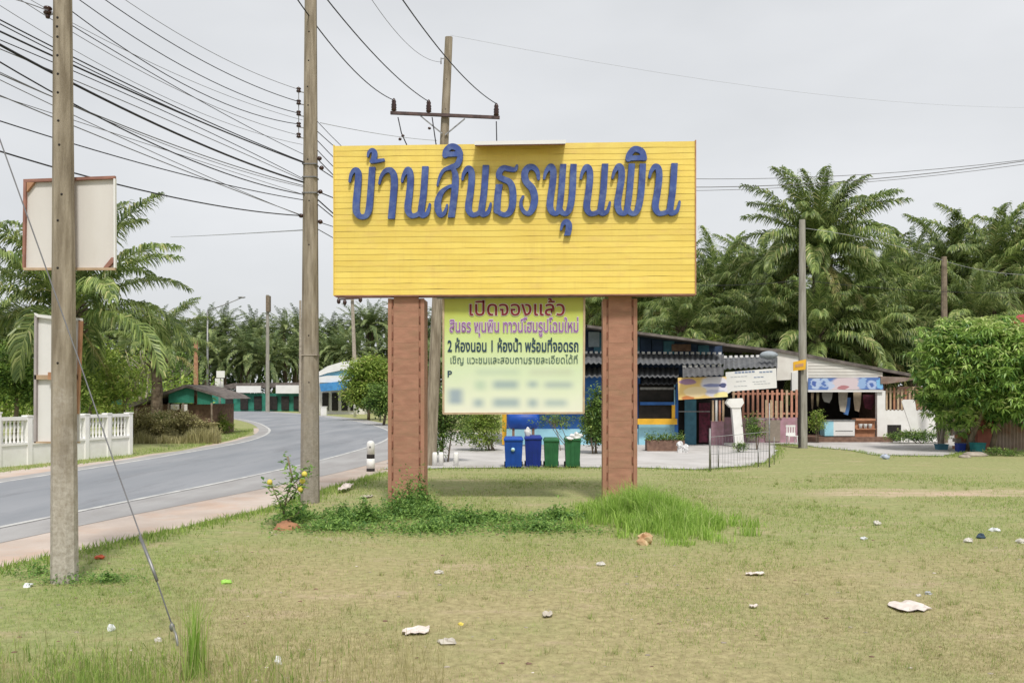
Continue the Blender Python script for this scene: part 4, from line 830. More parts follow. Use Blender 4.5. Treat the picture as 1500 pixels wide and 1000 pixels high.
seg((-60, 122), (150, 190), (444, 285), .006, M_wiregrey)
seg((100, -60), (320, 82), (437, 131), .006, M_wiregrey, d0=15); seg((60, -70), (300, 91), (437, 149), .009, d0=14); seg((30, -66), (300, 114), (437, 166), .009, d0=14)
seg((10, -60), (300, 139), (437, 182), .009, d0=13); seg((20, -14), (300, 127), (443, 176), .005, M_wiregrey, d0=13); seg((-60, -60), (300, 150), (437, 198), .006, M_wiregrey, d0=12); seg((-60, -30), (300, 168), (443, 212), .005, M_wiregrey, d0=12)
seg((-20, -10), (40, 5), (70, 16), .007, M_wiregrey, 'thin grey line reaching the insulator near the top of the nearest pole', 11.2, 11.35)
wire((70, 16), 11.35, (330, 168), (444, 226), 19.7, .007, M_wire, 'thin black line from the insulator of the nearest pole to the middle pole', gl)
g2 = 'overhead cables from the middle pole to the pole behind the billboard'; W2 = 'cable dropping from the middle pole behind the left edge of the billboard'
for (a, m_, b, r) in (((462, 175), (500, 214), (637, 296), .008), ((462, 190), (490, 215), (637, 312), .010), ((462, 203), (490, 232), (637, 322), .010), ((462, 217), (490, 246), (637, 335), .010), ((466, 234), (490, 259), (637, 345), .012), ((468, 247), (490, 263), (637, 352), .012), ((466, 281), (490, 291), (637, 365), .014), ((466, 293), (490, 315), (637, 378), .016), ((466, 300), (490, 320), (637, 382), .012), ((466, 325), (490, 333), (637, 400), .010), ((466, 336), (490, 350), (637, 410), .010)):
    wire(a, 19.75, m_, b, D3, r, M_wire, W2, g2, 12)
wire((395, -62), 17, (505, 89), (577, 147), D3 - .2, .016, M_wire, 'power line ending at the left insulator of the crossarm', g2)
wire((415, -85), 16, (550, 82), (628, 149), D3 - .2, .016, M_wire, 'power line ending at the middle insulator of the crossarm')
wire((540, -75), 16, (650, 80), (727, 152), D3 - .2, .016, M_wire, 'power line ending at the right insulator of the crossarm')
wire((490, -90), 16, (590, 58), (647, 91), D3, .007, M_wiregrey, 'thin grey earth line reaching the leaning pole below its top')
wire((660, 52), D3, (1000, 112), (1700, 148), 60, .005, M_wirepale, 'very faint pale line running right from the top of the leaning pole')
wire((640, 235), D3, (1100, 262), (1620, 218), 26, .010, M_wiregrey, 'upper of two grey cables over the palms on the right')
wire((640, 250), D3, (1100, 273), (1620, 216), 26, .013, M_wiregrey, 'lower and darker of two grey cables over the palms on the right')
wire((640, 262), D3, (1150, 275), (1620, 222), 26, .009, M_wiregrey, 'thin grey cable hanging just beneath the pair over the palms')
wire((1175, 334), b4.y, (1270, 350), (1383, 382), 44, .012, M_wirepale, 'pale cable from the shop pole top to the brown pole on the right')
wire((1383, 382), 44, (1440, 396), (1560, 400), 44, .010, M_wirepale, 'pale cable leaving the brown pole to the right')
wire((937, 412), 42, (1060, 418), (1175, 410), b4.y, .014, M_wire, 'black cable between the billboard and the shop pole in front of the palms')
wire((1175, 410), b4.y, (1290, 422), (1600, 425), 40, .012, M_wire, 'black cable running right from the shop pole in front of the palms')
wire((250, 347), 60, (340, 343), (444, 337), 19.8, .014, M_wirepale, 'faint pale cable above the left palm, ending at the middle pole')
wire((469, 180), 19.8, (560, 197), (640, 206), D3, .008, M_wirepale, 'thin pale cable just above the left half of the billboard')

# ================================================================ PALMS
def frond_mesh(name, elev, L_=6.2, pairs=70, leaf=.85, seed=0, material=None, quads=2, bend=1.0, wid=.028):
    r = random.Random(seed); mb = MB(); K = 26; ang = R(elev); p = Vector((0, 0, 0)); pts = []; dirs = []
    tot = bend * R(46 + 48 * (1 - max(0, elev) / 90)) if elev > -20 else bend * R(40)
    side = r.uniform(-.15, .15)
    for k in range(K + 1):
        u = k / K; a = ang - tot * u ** 1.6
        if a < -R(86): a = -R(86)
        d = Vector((math.cos(a) * math.cos(side * u), math.cos(a) * math.sin(side * u), math.sin(a))); pts.append(p.copy()); dirs.append(d); p = p + d * L_ / K
    mb.tube(pts, [.055 * (1 - .88 * k / K) for k in range(K + 1)], 4, 0, False, True, .75)
    for i in range(pairs):
        u = .14 + .86 * (i + r.random()) / pairs; f = u * K; k = min(K - 1, int(f)); b = pts[k].lerp(pts[k + 1], f - k); d = dirs[k]
        sidev = d.cross(Vector((0, 0, 1))).normalized(); upv = sidev.cross(d).normalized()
        for s in (-1, 1):
            ll = leaf * (math.sin(math.pi * min(1, (u * .82 + .14))) ** .55) * r.uniform(.75, 1.1); rise = r.choice((-.1, .25, .55)) + r.uniform(-.12, .12)
            fw = .35 + .75 * u + r.uniform(-.1, .1)
            v = (sidev * s * (1 - .35 * u) + d * fw + upv * rise).normalized(); t = r.random() ** 1.2 * .9 if r.random() > .04 else 1.0
            p1 = b + v * ll * .45; v2 = (v + Vector((0, 0, -.75 - .5 * r.random()))).normalized(); p2 = p1 + v2 * ll * .38; v3 = (v2 + Vector((0, 0, -.9))).normalized(); p3 = p2 + v3 * ll * .25
            wv = v.cross(Vector((0, 0, 1))).cross(v).normalized() * .0 + d.cross(v).cross(v).normalized(); wv = wv.normalized() * wid
            if quads == 2: mb.add([b - wv * .4, b + wv * .4, p1 + wv, p1 - wv, p2 + wv * .7, p2 - wv * .7, p3], [(0, 1, 2, 3), (3, 2, 4, 5), (5, 4, 6)], 0, False, t)
            else: mb.add([b - wv * .6, b + wv * .6, p2 + wv, p2 - wv], [(0, 1, 2, 3)], 0, False, t)
    return mb.mesh(name, material or M_palm)
ELEV = [84, 74, 64, 54, 42, 30, 18, 6, -8, -24]
FR = [frond_mesh('frond', e, 6.3 + .2 * (i % 3), 100, 1.15, 50 + i, wid=.040) for i, e in enumerate(ELEV)] 
FR2 = [frond_mesh('frond', e + 4, 5.8, 96, 1.1, 90 + i, bend=1.35, wid=.040) for i, e in enumerate(ELEV)]
FRD = [frond_mesh('frond', e, 5.4, 50, .75, 130 + i, M_palmdry) for i, e in enumerate((4, -14, -34, -55))]
def trunk_mesh(h, r, seed):
    q = random.Random(seed); mb = MB(); K = max(6, int(h / .35)); n = 12; vs = []
    for k in range(K + 1):
        z = h * k / K; rr = r * (1.25 if k == 0 else 1.0) * (1 + .10 * (k % 2)) * (1.12 if k > K * .8 else 1)
        for j in range(n): a = 2 * math.pi * (j + .5 * (k % 2)) / n; w = rr * (1 + q.uniform(-.10, .12)); vs.append((w * math.cos(a), w * math.sin(a), z))
    mb.add(vs, [(k * n + j, k * n + (j + 1) % n, (k + 1) * n + (j + 1) % n, (k + 1) * n + j) for k in range(K) for j in range(n)] + [tuple(K * n + j for j in range(n))])
    for i in range(26):   # cut frond bases under the crown
        a = q.uniform(0, 6.28); z = h - q.uniform(0, 1.6); d = Vector((math.cos(a), math.sin(a), .9)); b = Vector((math.cos(a) * r * .8, math.sin(a) * r * .8, z)); mb.tube([b, b + d * .28, b + d * .5], [.07, .05, .03], 5)
    return mb
def palm(px, cy, d, label, n=32, sc=1.0, r=.27, seed=0, group='oil palms behind the houses', updown=(0, 9), dry=3):
    q = random.Random(seed * 7 + 3); z = P(px, cy, d).z; x_ = (px - 750) / F * d
    t = thing('oil_palm', Vector((x_, d, 0)), label, 'palm tree', group)
    tb = trunk_mesh(z, r, seed); me = tb.mesh('trunk', M_trunk); inst(me, 'trunk', (x_, d, 0), parent=t)
    for i in range(n):
        u = i / n; e = updown[0] + (updown[1] - updown[0]) * u + q.uniform(-.5, .5); e = int(min(9, max(0, round(e)))); az = i * 2.39996 + q.uniform(-.25, .25)
        inst((FR if q.random() < .6 else FR2)[e], 'frond', (x_ + .18 * math.cos(az), d + .18 * math.sin(az), z - .5 * u), (q.uniform(-.05, .05), q.uniform(-.06, .06), az), sc * q.uniform(.85, 1.08), t)
    for i in range(dry):
        az = q.uniform(0, 6.28); inst(q.choice(FRD), 'frond', (x_ + .2 * math.cos(az), d + .2 * math.sin(az), z - .7), (0, 0, az), sc * .9, t, label='yellowing old frond')
    return t
palm(104, 452, 41, 'broad oil palm behind the nearest pole with long arching fronds', 28, 1.06, .30, 1, None, (.6, 7.2), 1)
palm(230, 505, 52, 'smaller oil palm with a bare grey trunk left of the road bend', 20, .62, .30, 2, None, (1, 6.4), 2)
palm(-25, 475, 44, 'oil palm cut off by the left edge of the view', 18, .72, .3, 3, None, (1, 9), 2)
LG = 'oil palm in the dense row behind the houses on the right'
palm(1200, 372, 52, 'tallest oil palm, its upright fronds standing above the row behind the shop', 52, .93, .34, 4, updown=(0, 7.6), dry=4)
ORD = ['first','second','third','fourth','fifth','sixth','seventh','eighth','ninth','tenth','eleventh','twelfth','thirteenth','fourteenth','fifteenth','sixteenth','seventeenth','eighteenth','nineteenth','twentieth','twenty-first','twenty-second']
grove = ((1052, 432, 61, 1.0), (1112, 428, 64, 1.08), (985, 445, 66, 1.0), (925, 452, 70, 1.0), (1280, 440, 60, 1.0), (1335, 425, 68, 1.05), (1392, 405, 60, 1.05), (1452, 405, 57, 1.08), (1515, 415, 58, 1.1), (865, 458, 74, 1.0), (1150, 475, 55, .92), (1240, 480, 57, .92), (1330, 482, 56, .9), (1085, 480, 60, .9), (1425, 470, 52, .85), (1570, 430, 62, 1.1), (1000, 478, 56, .8), (1195, 492, 49.5, .8), (1275, 500, 50, .85), (1120, 492, 51, .8))
gx = sorted(g_[0] for g_ in grove)
for i, (px, cy, d, s) in enumerate(grove):
    palm(px, cy, d, ORD[gx.index(px)] + ' oil palm from the left in the ' + ('lower' if cy > 468 else 'tall') + ' grove behind the houses', 34, s * random.uniform(.74, .95), .3, 20 + i, updown=(0, 8.6 + random.random()), dry=3)
# far plantation: one crown mesh per palm, too small to show single fronds
def far_crown(seed):
    q = random.Random(seed); mb = MB()
    for i in range(34):
        e = 82 - 118 * (i / 34) + q.uniform(-8, 8); fm = frond_mesh('x', e, 5.4, 46, .85, seed * 100 + i, quads=1, wid=.055); az = i * 2.4 + q.uniform(-.3, .3); rot = Matrix.Rotation(az, 3, 'Z')
        t = q.uniform(.0, .9); tv = [0.0] * len(fm.vertices); fm.attributes['tint'].data.foreach_get('value', tv)
        k = len(mb.v); mb.v += [tuple(rot @ v.co) for v in fm.vertices]; mb.f += [tuple(j + k for j in p.vertices) for p in fm.polygons]; mb.m += [0] * len(fm.polygons); mb.sm += [False] * len(fm.polygons); mb.t += [(a * .55 + t * .5) for a in tv]; bpy.data.meshes.remove(fm)
    return mb.mesh('crown', M_palmfar)
FC = [far_crown(s) for s in (1, 2, 3)]; FT = trunk_mesh(1.0, 1.0, 5); ft = MB(); ft.tube([(0, 0, 0), (0, 0, 1)], [.32, .28], 7); FTm = ft.mesh('trunk', M_trunk)
q = random.Random(5)
def far_palm(px, cy, d, label, group, s=1.0):
    z = P(px, cy, d).z; x_ = (px - 750) / F * d; t = thing('oil_palm', Vector((x_, d, 0)), label, 'palm tree', group)
    inst(FTm, 'trunk', (x_, d, 0), (0, 0, 0), (1, 1, z), t); inst(q.choice(FC), 'crown', (x_, d, z), (0, 0, q.uniform(0, 6.28)), s * q.uniform(.85, 1.15), t)
for i, px in enumerate(np.arange(-60, 900, 17)):
    d = 156 + q.uniform(-9, 12); far_palm(px + q.uniform(-7, 7), 492 + q.uniform(-12, 9) - (6 if px > 520 else 0), d, 'oil palm in the far plantation beyond the road bend', 'oil palms of the far plantation')
for i, px in enumerate(np.arange(-50, 900, 21)):
    far_palm(px + q.uniform(-8, 8), 525 + q.uniform(-12, 10), 141 + q.uniform(-4, 5), 'lower oil palm at the front edge of the far plantation', 'front row of the far plantation', .95)
for i, px in enumerate(np.arange(880, 1620, 30)):
    far_palm(px + q.uniform(-9, 9), (435 if i % 2 else 485) + q.uniform(-22, 25), 84 + q.uniform(-4, 6), 'oil palm half hidden deep in the grove behind the houses', 'oil palms deep in the grove', 1.1)

# ================================================================ TREES AND SHRUBS
def rosette(mb, c_, n, size, q, tt):
    for k in range(n):
        a = 2 * math.pi * (k + q.random()) / n; e = q.uniform(-1.1, .55); L_ = size * q.uniform(.7, 1.2); d = Vector((math.cos(a) * math.cos(e), math.sin(a) * math.cos(e), math.sin(e))); s_ = Vector((-math.sin(a), math.cos(a), q.uniform(-.3, .3))).normalized() * L_ * .15
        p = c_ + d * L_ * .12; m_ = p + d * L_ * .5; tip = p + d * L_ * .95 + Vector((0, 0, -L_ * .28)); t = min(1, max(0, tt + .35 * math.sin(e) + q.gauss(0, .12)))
        mb.add([p, m_ + s_, tip, m_ - s_], [(0, 1, 2), (0, 2, 3)], 0, False, t)
def leafy(name, base, centre, rad, label, cat='tree', m=M_bush, clumps=220, per=34, size=.16, seed=0, group=None, trunk_r=.09, stems=1, clump_r=.32, bark=M_bark, lumps=7, inner=.35, ros=False):
    q = random.Random(seed); base = Vector(base); centre = Vector(centre); rx, ry, rz = rad; t = thing(name, base, label, cat, group)
    lc_ = []
    for i in range(lumps):
        a = q.uniform(0, 6.28); e = q.uniform(-.6, 1.2); lc_.append((Vector((rx * .45 * math.cos(a) * math.cos(e), ry * .45 * math.sin(a) * math.cos(e), rz * .45 * math.sin(e))), q.uniform(.45, .68)))
    mb = MB()
    for i in range(clumps):
        o_, s_ = q.choice(lc_); v = Vector((q.gauss(0, 1), q.gauss(0, 1), q.gauss(0, 1))).normalized() * (q.uniform(inner, 1.0) ** .5)
        c_ = centre + o_ + Vector((v.x * rx * s_, v.y * ry * s_, v.z * rz * s_))
        if c_.z < base.z + .05: continue
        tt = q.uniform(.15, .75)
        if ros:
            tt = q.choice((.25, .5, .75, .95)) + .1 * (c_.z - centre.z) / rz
            for _ in range(per // 10): rosette(mb, c_ + Vector((q.gauss(0, 1), q.gauss(0, 1), q.gauss(0, .7))) * clump_r * .55, 11, size, q, tt)
            continue
        pts_ = [c_ + Vector((q.gauss(0, 1), q.gauss(0, 1), q.gauss(0, .6))) * clump_r * .5 for _ in range(per)]
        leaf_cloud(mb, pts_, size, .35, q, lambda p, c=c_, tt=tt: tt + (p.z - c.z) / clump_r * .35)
    mb.build('crown', m, t); mb = MB()
    for i in range(stems):
        a = q.uniform(0, 6.28); b = base + Vector((q.uniform(-.25, .25), q.uniform(-.15, .15), -.05)) * (0 if stems == 1 else rx); top = centre + Vector((rx * .35 * math.cos(a), ry * .3 * math.sin(a), rz * .1)) * (1 if stems > 1 else .5)
        mid = b.lerp(top, .5) + Vector((q.uniform(-.1, .1), 0, 0)); mb.tube([b, mid, top], [trunk_r, trunk_r * .8, trunk_r * .45], 7)
        for j in range(4):
            e_ = top + Vector((q.uniform(-.6, .6) * rx, q.uniform(-.6, .6) * ry, q.uniform(0, .6) * rz)); mb.tube([mid.lerp(top, .5 + .12 * j), e_], [trunk_r * .4, trunk_r * .15], 5)
    mb.build('trunk', bark, t); return t
def at(px, py, d): return Vector(((px - 750) / F * d, d, 0))
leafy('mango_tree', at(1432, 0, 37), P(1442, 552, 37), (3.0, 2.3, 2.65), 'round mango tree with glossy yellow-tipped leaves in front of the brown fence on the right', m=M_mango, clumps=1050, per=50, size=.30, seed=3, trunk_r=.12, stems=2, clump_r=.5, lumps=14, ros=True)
leafy('tree', at(1378, 0, 40), P(1382, 590, 40), (.9, .7, .7), 'small tree on several thin pale stems left of the mango tree', m=M_bush, clumps=60, per=24, size=.18, seed=8, trunk_r=.06, stems=5, bark=M_barkpale)
leafy('shrub', at(868, 0, 36), P(868, 615, 36), (.95, .6, 1.45), 'leafy green shrub left of the right pillar in front of the blue house', 'shrub', M_bush, 260, 26, .15, 4, None, .04, 3, .26)
leafy('shrub', at(652, 0, 31.5), P(652, 622, 31.5), (.95, .6, 1.5), 'open shrub on thin dark stems between the left pillar and the banner', 'shrub', M_bush, 330, 20, .12, 5, None, .035, 4, .26)
leafy('shrub', at(715, 0, 38), P(706, 622, 38), (1.35, .7, 1.35), 'yellow-green shrub beside the blue bins and orange post', 'shrub', M_bushyel, 240, 22, .14, 6, None, .04, 3, .3)
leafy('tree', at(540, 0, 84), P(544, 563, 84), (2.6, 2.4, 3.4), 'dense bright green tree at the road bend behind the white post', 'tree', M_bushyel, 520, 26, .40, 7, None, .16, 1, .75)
leafy('tree', at(562, 0, 70), P(566, 588, 70), (1.5, 1.4, 1.6), 'lower mid green tree just left of the left pillar at the road bend', 'tree', M_bush, 200, 24, .3, 17, None, .12, 1, .55)
gb = 'garden trees behind the white wall'
leafy('tree', at(20, 0, 40), P(22, 545, 40), (2.1, 1.8, 1.9), 'leafy green tree behind the left end of the white wall', m=M_bush, clumps=170, per=26, size=.24, seed=9, trunk_r=.12, clump_r=.5)
leafy('tree', at(75, 0, 43), P(80, 560, 43), (2.0, 1.8, 1.7), 'mid green tree behind the white wall and the nearest pole', m=M_bush, clumps=150, per=26, size=.24, seed=10, trunk_r=.12, clump_r=.5)
leafy('shrub', at(165, 0, 42), P(168, 577, 42), (1.9, 1.2, 1.6), 'bright yellow-green shrub rising above the right end of the white wall', 'shrub', M_bushyel, 130, 26, .2, 11, None, .05, 3, .4)
leafy('tree', at(128, 0, 50), P(135, 540, 50), (1.9, 1.6, 2.3), 'light green tree under the arching palm fronds behind the white wall', m=M_bushyel, clumps=120, per=24, size=.26, seed=12, trunk_r=.12, clump_r=.5)
leafy('tree', at(205, 0, 62), P(205, 545, 62), (2.1, 1.8, 2.4), 'pale feathery tree behind the bare palm trunk', m=M_bushyel, clumps=100, per=18, size=.22, seed=13, trunk_r=.1, stems=4, clump_r=.6, bark=M_barkpale)
leafy('tree', at(255, 0, 72), P(255, 545, 72), (2.4, 2, 2.2), 'thin grey-green tree on pale stems behind the shack', m=M_bush, clumps=90, per=18, size=.26, seed=14, trunk_r=.1, stems=5, clump_r=.6, bark=M_barkpale)
leafy('shrub', at(302, 0, 55), P(302, 622, 55), (1.7, 1.2, 1.0), 'low yellow-green bush at the inner edge of the road bend', 'shrub', M_bushyel, 180, 24, .17, 15, None, .04, 3, .32)
for i, (px, py, d, rx, rz, lab) in enumerate(((218, 626, 45, 1.5, .95, 'straw-coloured brush right of the white wall'), (254, 622, 47, 1.6, 1.1, 'dry brown brush in front of the shack'), (287, 630, 48, 1.2, .7, 'dry brush below the green-walled shack'))):
    leafy('dry_brush', at(px, 0, d), P(px, py, d), (rx, .8, rz), lab, 'shrub', M_dryveg, 190, 22, .17, 30 + i, None, .03, 3, .32)
leafy('shrub', at(228, 0, 46), P(230, 622, 46), (.8, .6, .7), 'green bush at the foot of the bare palm trunk', 'shrub', M_bush, 50, 20, .15, 40, None, .03, 3, .3)
for i, px in enumerate(range(960, 1560, 62)):
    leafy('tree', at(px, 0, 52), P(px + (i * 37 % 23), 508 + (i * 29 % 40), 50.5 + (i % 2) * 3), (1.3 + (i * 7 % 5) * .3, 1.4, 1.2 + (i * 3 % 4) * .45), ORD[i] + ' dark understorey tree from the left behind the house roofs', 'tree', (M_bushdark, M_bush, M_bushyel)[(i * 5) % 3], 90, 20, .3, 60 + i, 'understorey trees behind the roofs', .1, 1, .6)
leafy('potted_shrub', at(1106, 0, 38.5), P(1106, 628, 38.5), (.42, .4, .75), 'slim green shrub in front of the mauve wall', 'shrub', M_bush, 60, 22, .11, 80, None, .03, 2, .2)
leafy('shrub', at(1196, 0, 44), P(1197, 618, 44), (.42, .4, .75), 'yellow-green bush beside the shop pole', 'shrub', M_bushyel, 50, 20, .13, 81, None, .03, 2, .24)
leafy('shrub', at(1345, 0, 43.5), P(1345, 639, 43.5), (1.8, .7, .3), 'low green plants at the foot of the leaning white board', 'shrub', M_bush, 110, 22, .13, 82, None, .03, 2, .24)
leafy('shrub', at(1465, 0, 35), P(1462, 664, 35), (1.3, .6, .25), 'low weeds in front of the brown corrugated fence', 'shrub', M_bush, 60, 22, .10, 83, None, .02, 2, .2)
leafy('shrub', at(1086, 0, 37), P(1082, 655, 37), (.6, .3, .25), 'small green potted plants below the white column', 'shrub', M_bush, 30, 18, .09, 84, None, .02, 2, .15)
leafy('shrub', at(830, 0, 38), P(815, 618, 38.5), (1.3, .5, .45), 'thin green plants standing behind the green bins', 'shrub', M_bush, 40, 18, .12, 85, None, .02, 4, .25)
SX = rng.uniform(0, 1, 9000); xx = (200 + 118 * SX + rng.normal(0, 3, 9000)); dd_ = rng.uniform(43.5, 48, 9000); 
blades('dry_scrub', np.stack([(xx - 750) / F * dd_, dd_], 1), rng.uniform(.15, 1.05, 9000) * (.35 + .65 * noise2(xx * .12, dd_, 1.0, 31)), (.012, .03), M_grassdry, .3, label='tall straw-coloured scrub between the white wall and the road bend', cat='scrub', tint=(.2, 1), seg2=True)
# small flowering shrub beside the middle pole
fs_ = thing('flowering_shrub', G(414, 772), 'small leaning shrub with yellow fruit beside the tall middle pole', 'shrub'); d = G(414, 772).y; q = random.Random(2)
mb = MB(); ends = []
for (pts_, r) in (([(412, 776), (418, 735), (428, 700), (421, 668)], .018), ([(418, 740), (432, 722), (448, 690)], .012), ([(416, 750), (404, 725), (397, 708)], .012), ([(424, 715), (438, 700), (455, 688)], .010), ([(413, 765), (436, 752), (446, 738)], .012)):
    mb.tube([P(*p_, d + q.uniform(-.1, .1)) for p_ in pts_], r, 5); ends.append(pts_)
mb.build('stem', M_bark, fs_); mb = MB(); pts = []
for pl in ends:
    for a, b in zip(pl[:-1], pl[1:]):
        for k in range(34): u = q.random(); pts.append(P(a[0] + (b[0] - a[0]) * u + q.gauss(0, 5.5), a[1] + (b[1] - a[1]) * u + q.gauss(0, 5.5), d + q.gauss(0, .12)))
pts = [p_ for p_ in pts if p_.z > .03]
leaf_cloud(mb, pts, .13, .0, q); mb.build('foliage', M_creeper, fs_)
for px, py in ((395, 706), (446, 694), (440, 716), (443, 704)):
    mb = MB(); mb.blob(P(px, py, d - .15), (.055, .055, .055), 8, 6, .05); mb.build('fruit', M_flower, fs_)
mb = MB(); mb.blob(G(421, 774) + Vector((0, 0, .0)), (.24, .2, .14), 14, 8, .16); mb.build('soil_mound', M_soil, label='small mound of orange soil under the flowering shrub', cat='soil mound')
# clump of tall reedy grass in the foreground
rc = thing('reed_clump', G(285, 992), 'tall thin clump of reedy grass standing alone in the near foreground', 'plant'); g0 = G(285, 992)
a = rng.uniform(0, 6.28, 170); rr = np.abs(rng.normal(0, .06, 170)); blades('reed_blade', np.stack([g0.x + rr * np.cos(a), g0.y + rr * np.sin(a)], 1), rng.uniform(.15, .85, 170), rng.uniform(.0025, .0055, 170), M_tallgrass, .2, 'stuff', seg2=True, parent=rc)
a = rng.uniform(0, 6.28, 50); blades('seed_stalk', np.stack([g0.x + .12 * np.cos(a), g0.y + .1 * np.sin(a)], 1), rng.uniform(.3, .9, 50), rng.uniform(.002, .004, 50), M_grassdry, .2, 'stuff', seg2=True, parent=rc, tint=(.6, 1))

def wood(name, x0, x1, d, dd, ztop, n, size, m, label, seed):
    q = random.Random(seed); mb = MB(); k = 0
    while k < n:
        u = q.random(); px = x0 + (x1 - x0) * u; y_ = d + q.uniform(0, dd); h = ztop * (.8 + .2 * math.sin(px * .05 + seed) * math.sin(px * .021)); c_ = Vector(((px - 750) / F * y_, y_, q.uniform(.2, h)))
        tt = q.uniform(.05, .8); leaf_cloud(mb, [c_ + Vector((q.gauss(0, 1), q.gauss(0, .6), q.gauss(0, .7))) * size * 1.1 for _ in range(12)], size, .5, q, lambda p: tt); k += 12
    return mb.build(name, m, label=label, cat='woodland', kind='stuff')
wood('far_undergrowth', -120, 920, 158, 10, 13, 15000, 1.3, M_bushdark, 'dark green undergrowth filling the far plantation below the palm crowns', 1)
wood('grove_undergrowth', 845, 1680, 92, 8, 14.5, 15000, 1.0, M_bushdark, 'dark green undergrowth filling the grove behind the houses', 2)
wood('garden_thicket', -160, 300, 66, 8, 4.6, 9000, .5, M_bushyel, 'light green thicket behind the white wall and the shack', 3)
# ================================================================ LEFT: WHITE WALL, SHACK, FAR BUILDINGS
WA = G(0, 684); WB = G(191, 665.5); wu = (WB - WA).normalized(); wn_ = Vector((wu.y, -wu.x, 0)); wall = thing('boundary_wall', WB, 'white garden wall with pillars and pierced balustrade panels across the road', 'wall'); WL = (WB - WA).length
def wp(s, z, off=0): p_ = WB - wu * s + wn_ * off; p_.z = z; return p_
def wbox(mb, s0, s1, z0, z1, o0, o1, mi=0): mb.hexa([wp(s1, z0, o1), wp(s0, z0, o1), wp(s0, z0, o0), wp(s1, z0, o0), wp(s1, z1, o1), wp(s0, z1, o1), wp(s0, z1, o0), wp(s1, z1, o0)], mi)
mb = MB(); wbox(mb, 0, 14, 0, .72, -.08, .08); mb.build('base_wall', M_white, wall)
mb = MB(); wbox(mb, 0, 14, .72, .80, -.12, .12); mb.build('ledge', M_white, wall)
mb = MB(); wbox(mb, 0, 14, 1.60, 1.72, -.11, .11); mb.build('top_rail', M_white, wall)
posts = [0.1, 1.35, 2.55, 3.9, 5.3, 6.62, 8.4, 10.4, 12.4]
for i, s in enumerate(posts):
    mb = MB(); big = i in (5,); h = 1.86 if big else 1.722; wbox(mb, s - .10, s + .10, .0, h, -.125, .125); wbox(mb, s - .125, s + .125, h, h + .045, -.145, .145); mb.build('post', M_white, wall)
for a, b in zip(posts[:-1], posts[1:]):
    k = int((b - a - .3) / .17)
    for j in range(k):
        s = a + .15 + (b - a - .3) * (j + .5) / k; mb = MB(); c_ = wp(s, .80)
        mb.lathe(c_, [(.05, 0), (.05, .05), (.03, .09), (.055, .22), (.03, .36), (.05, .4), (.03, .44), (.055, .56), (.03, .70), (.05, .76), (.05, .80)], 6); mb.build('baluster', M_white, wall)
# shack with dark roof and green sheet
sh = thing('shack', at(262, 0, 53), 'low shack with a sagging dark roof and green sheet walls beside the road bend', 'shed')
mb = MB(); mb.pbox(196, 312, 592, 640, 53.5, 4.0); mb.build('wall', M_brick, sh)
mb = MB(); mb.ppoly([(184, 592), (272, 563), (318, 577), (330, 584), (272, 567), (190, 597)], 52.6, 5.2); mb.build('roof', M_roofedge, sh)
mb = MB(); mb.ppoly([(247, 576), (272, 568), (284, 570), (284, 590), (247, 590)], 52.9, .05); mb.build('green_sheet', M_green, sh)
mb = MB(); mb.ppoly([(289, 572), (310, 577), (312, 592), (289, 592)], 52.9, .05); mb.build('green_sheet', M_green, sh)
mb = MB(); mb.pbox(250, 262, 592, 600, 52.9, .1); mb.build('pale_board', M_cream, sh)
mb = MB(); mb.pbox(266, 274, 592, 602, 52.9, .1); mb.build('pale_board', M_cream, sh)
for px in (200, 222, 247, 268, 310): mb = MB(); a = at(px, 0, 52.8); mb.tube([a, P(px, 590, 52.8)], .06, 6); mb.build('post', M_bark, sh)
mb = MB(); a = at(176, 0, 49); tq = thing('green_umbrella', a, 'small green shade top behind the yellow-green shrub', 'umbrella'); mb.tube([a, P(174, 592, 49)], .03, 6); mb.build('pole', M_galv, tq)
mb = MB(); c_ = P(174, 592, 49); mb.lathe(c_, [(.55, 0), (.4, .13), (.2, .22), (.02, .28)], 8, smooth=False); mb.build('canopy', M_green, tq)

fb = thing('market_shed', at(392, 0, 128), 'long low shed with white fascia and green walls beyond the road bend', 'building')
mb = MB(); mb.pbox(300, 442, 576, 602.5, 129, 6); mb.build('wall', M_green, fb)
mb = MB(); mb.pbox(346, 382, 565, 575, 128, .2); mb.build('fascia_board', M_whiteclean, fb)
mb = MB(); mb.pbox(404, 442, 564, 576, 128, .2); mb.build('fascia_board', M_whiteclean, fb)
mb = MB(); mb.ppoly([(300, 570), (342, 561), (446, 560), (450, 566)], 128.4, 7); mb.build('roof', M_roofedge, fb)
for px in (330, 352, 372, 395, 412, 430): mb = MB(); mb.pbox(px, px + 11, 580, 600, 128.6, .2); mb.build('opening', M_inside, fb)
fb2 = thing('roadside_shop', at(500, 0, 108), 'shop with white arched roof and light blue awnings left of the green tree', 'building')
mb = MB(); mb.pbox(462, 534, 560, 607, 110, 6); mb.build('wall', M_cream, fb2)
mb = MB(); mb.ppoly([(466, 545), (480, 536), (500, 530), (528, 527), (534, 531), (530, 541), (500, 542), (480, 546), (466, 551)], 108.5, 8); mb.build('roof', M_whiteclean, fb2)
mb = MB(); mb.ppoly([(466, 549), (500, 543), (530, 542), (530, 552), (466, 560)], 108.8, .4); mb.build('fascia', M_sky, fb2)
mb = MB(); mb.ppoly([(466, 552), (480, 550), (512, 550), (520, 556), (490, 560), (466, 560)], 108.2, .3); mb.build('sign_panel', M_whiteclean, fb2)
mb = MB(); mb.ppoly([(468, 562), (510, 557), (520, 560), (510, 570), (470, 573)], 107.6, 1.2); mb.build('awning', M_awn, fb2)
for px in (472, 486, 500, 513): mb = MB(); mb.pbox(px, px + 9, 575, 601, 109.8, .15); mb.build('opening', M_inside, fb2)
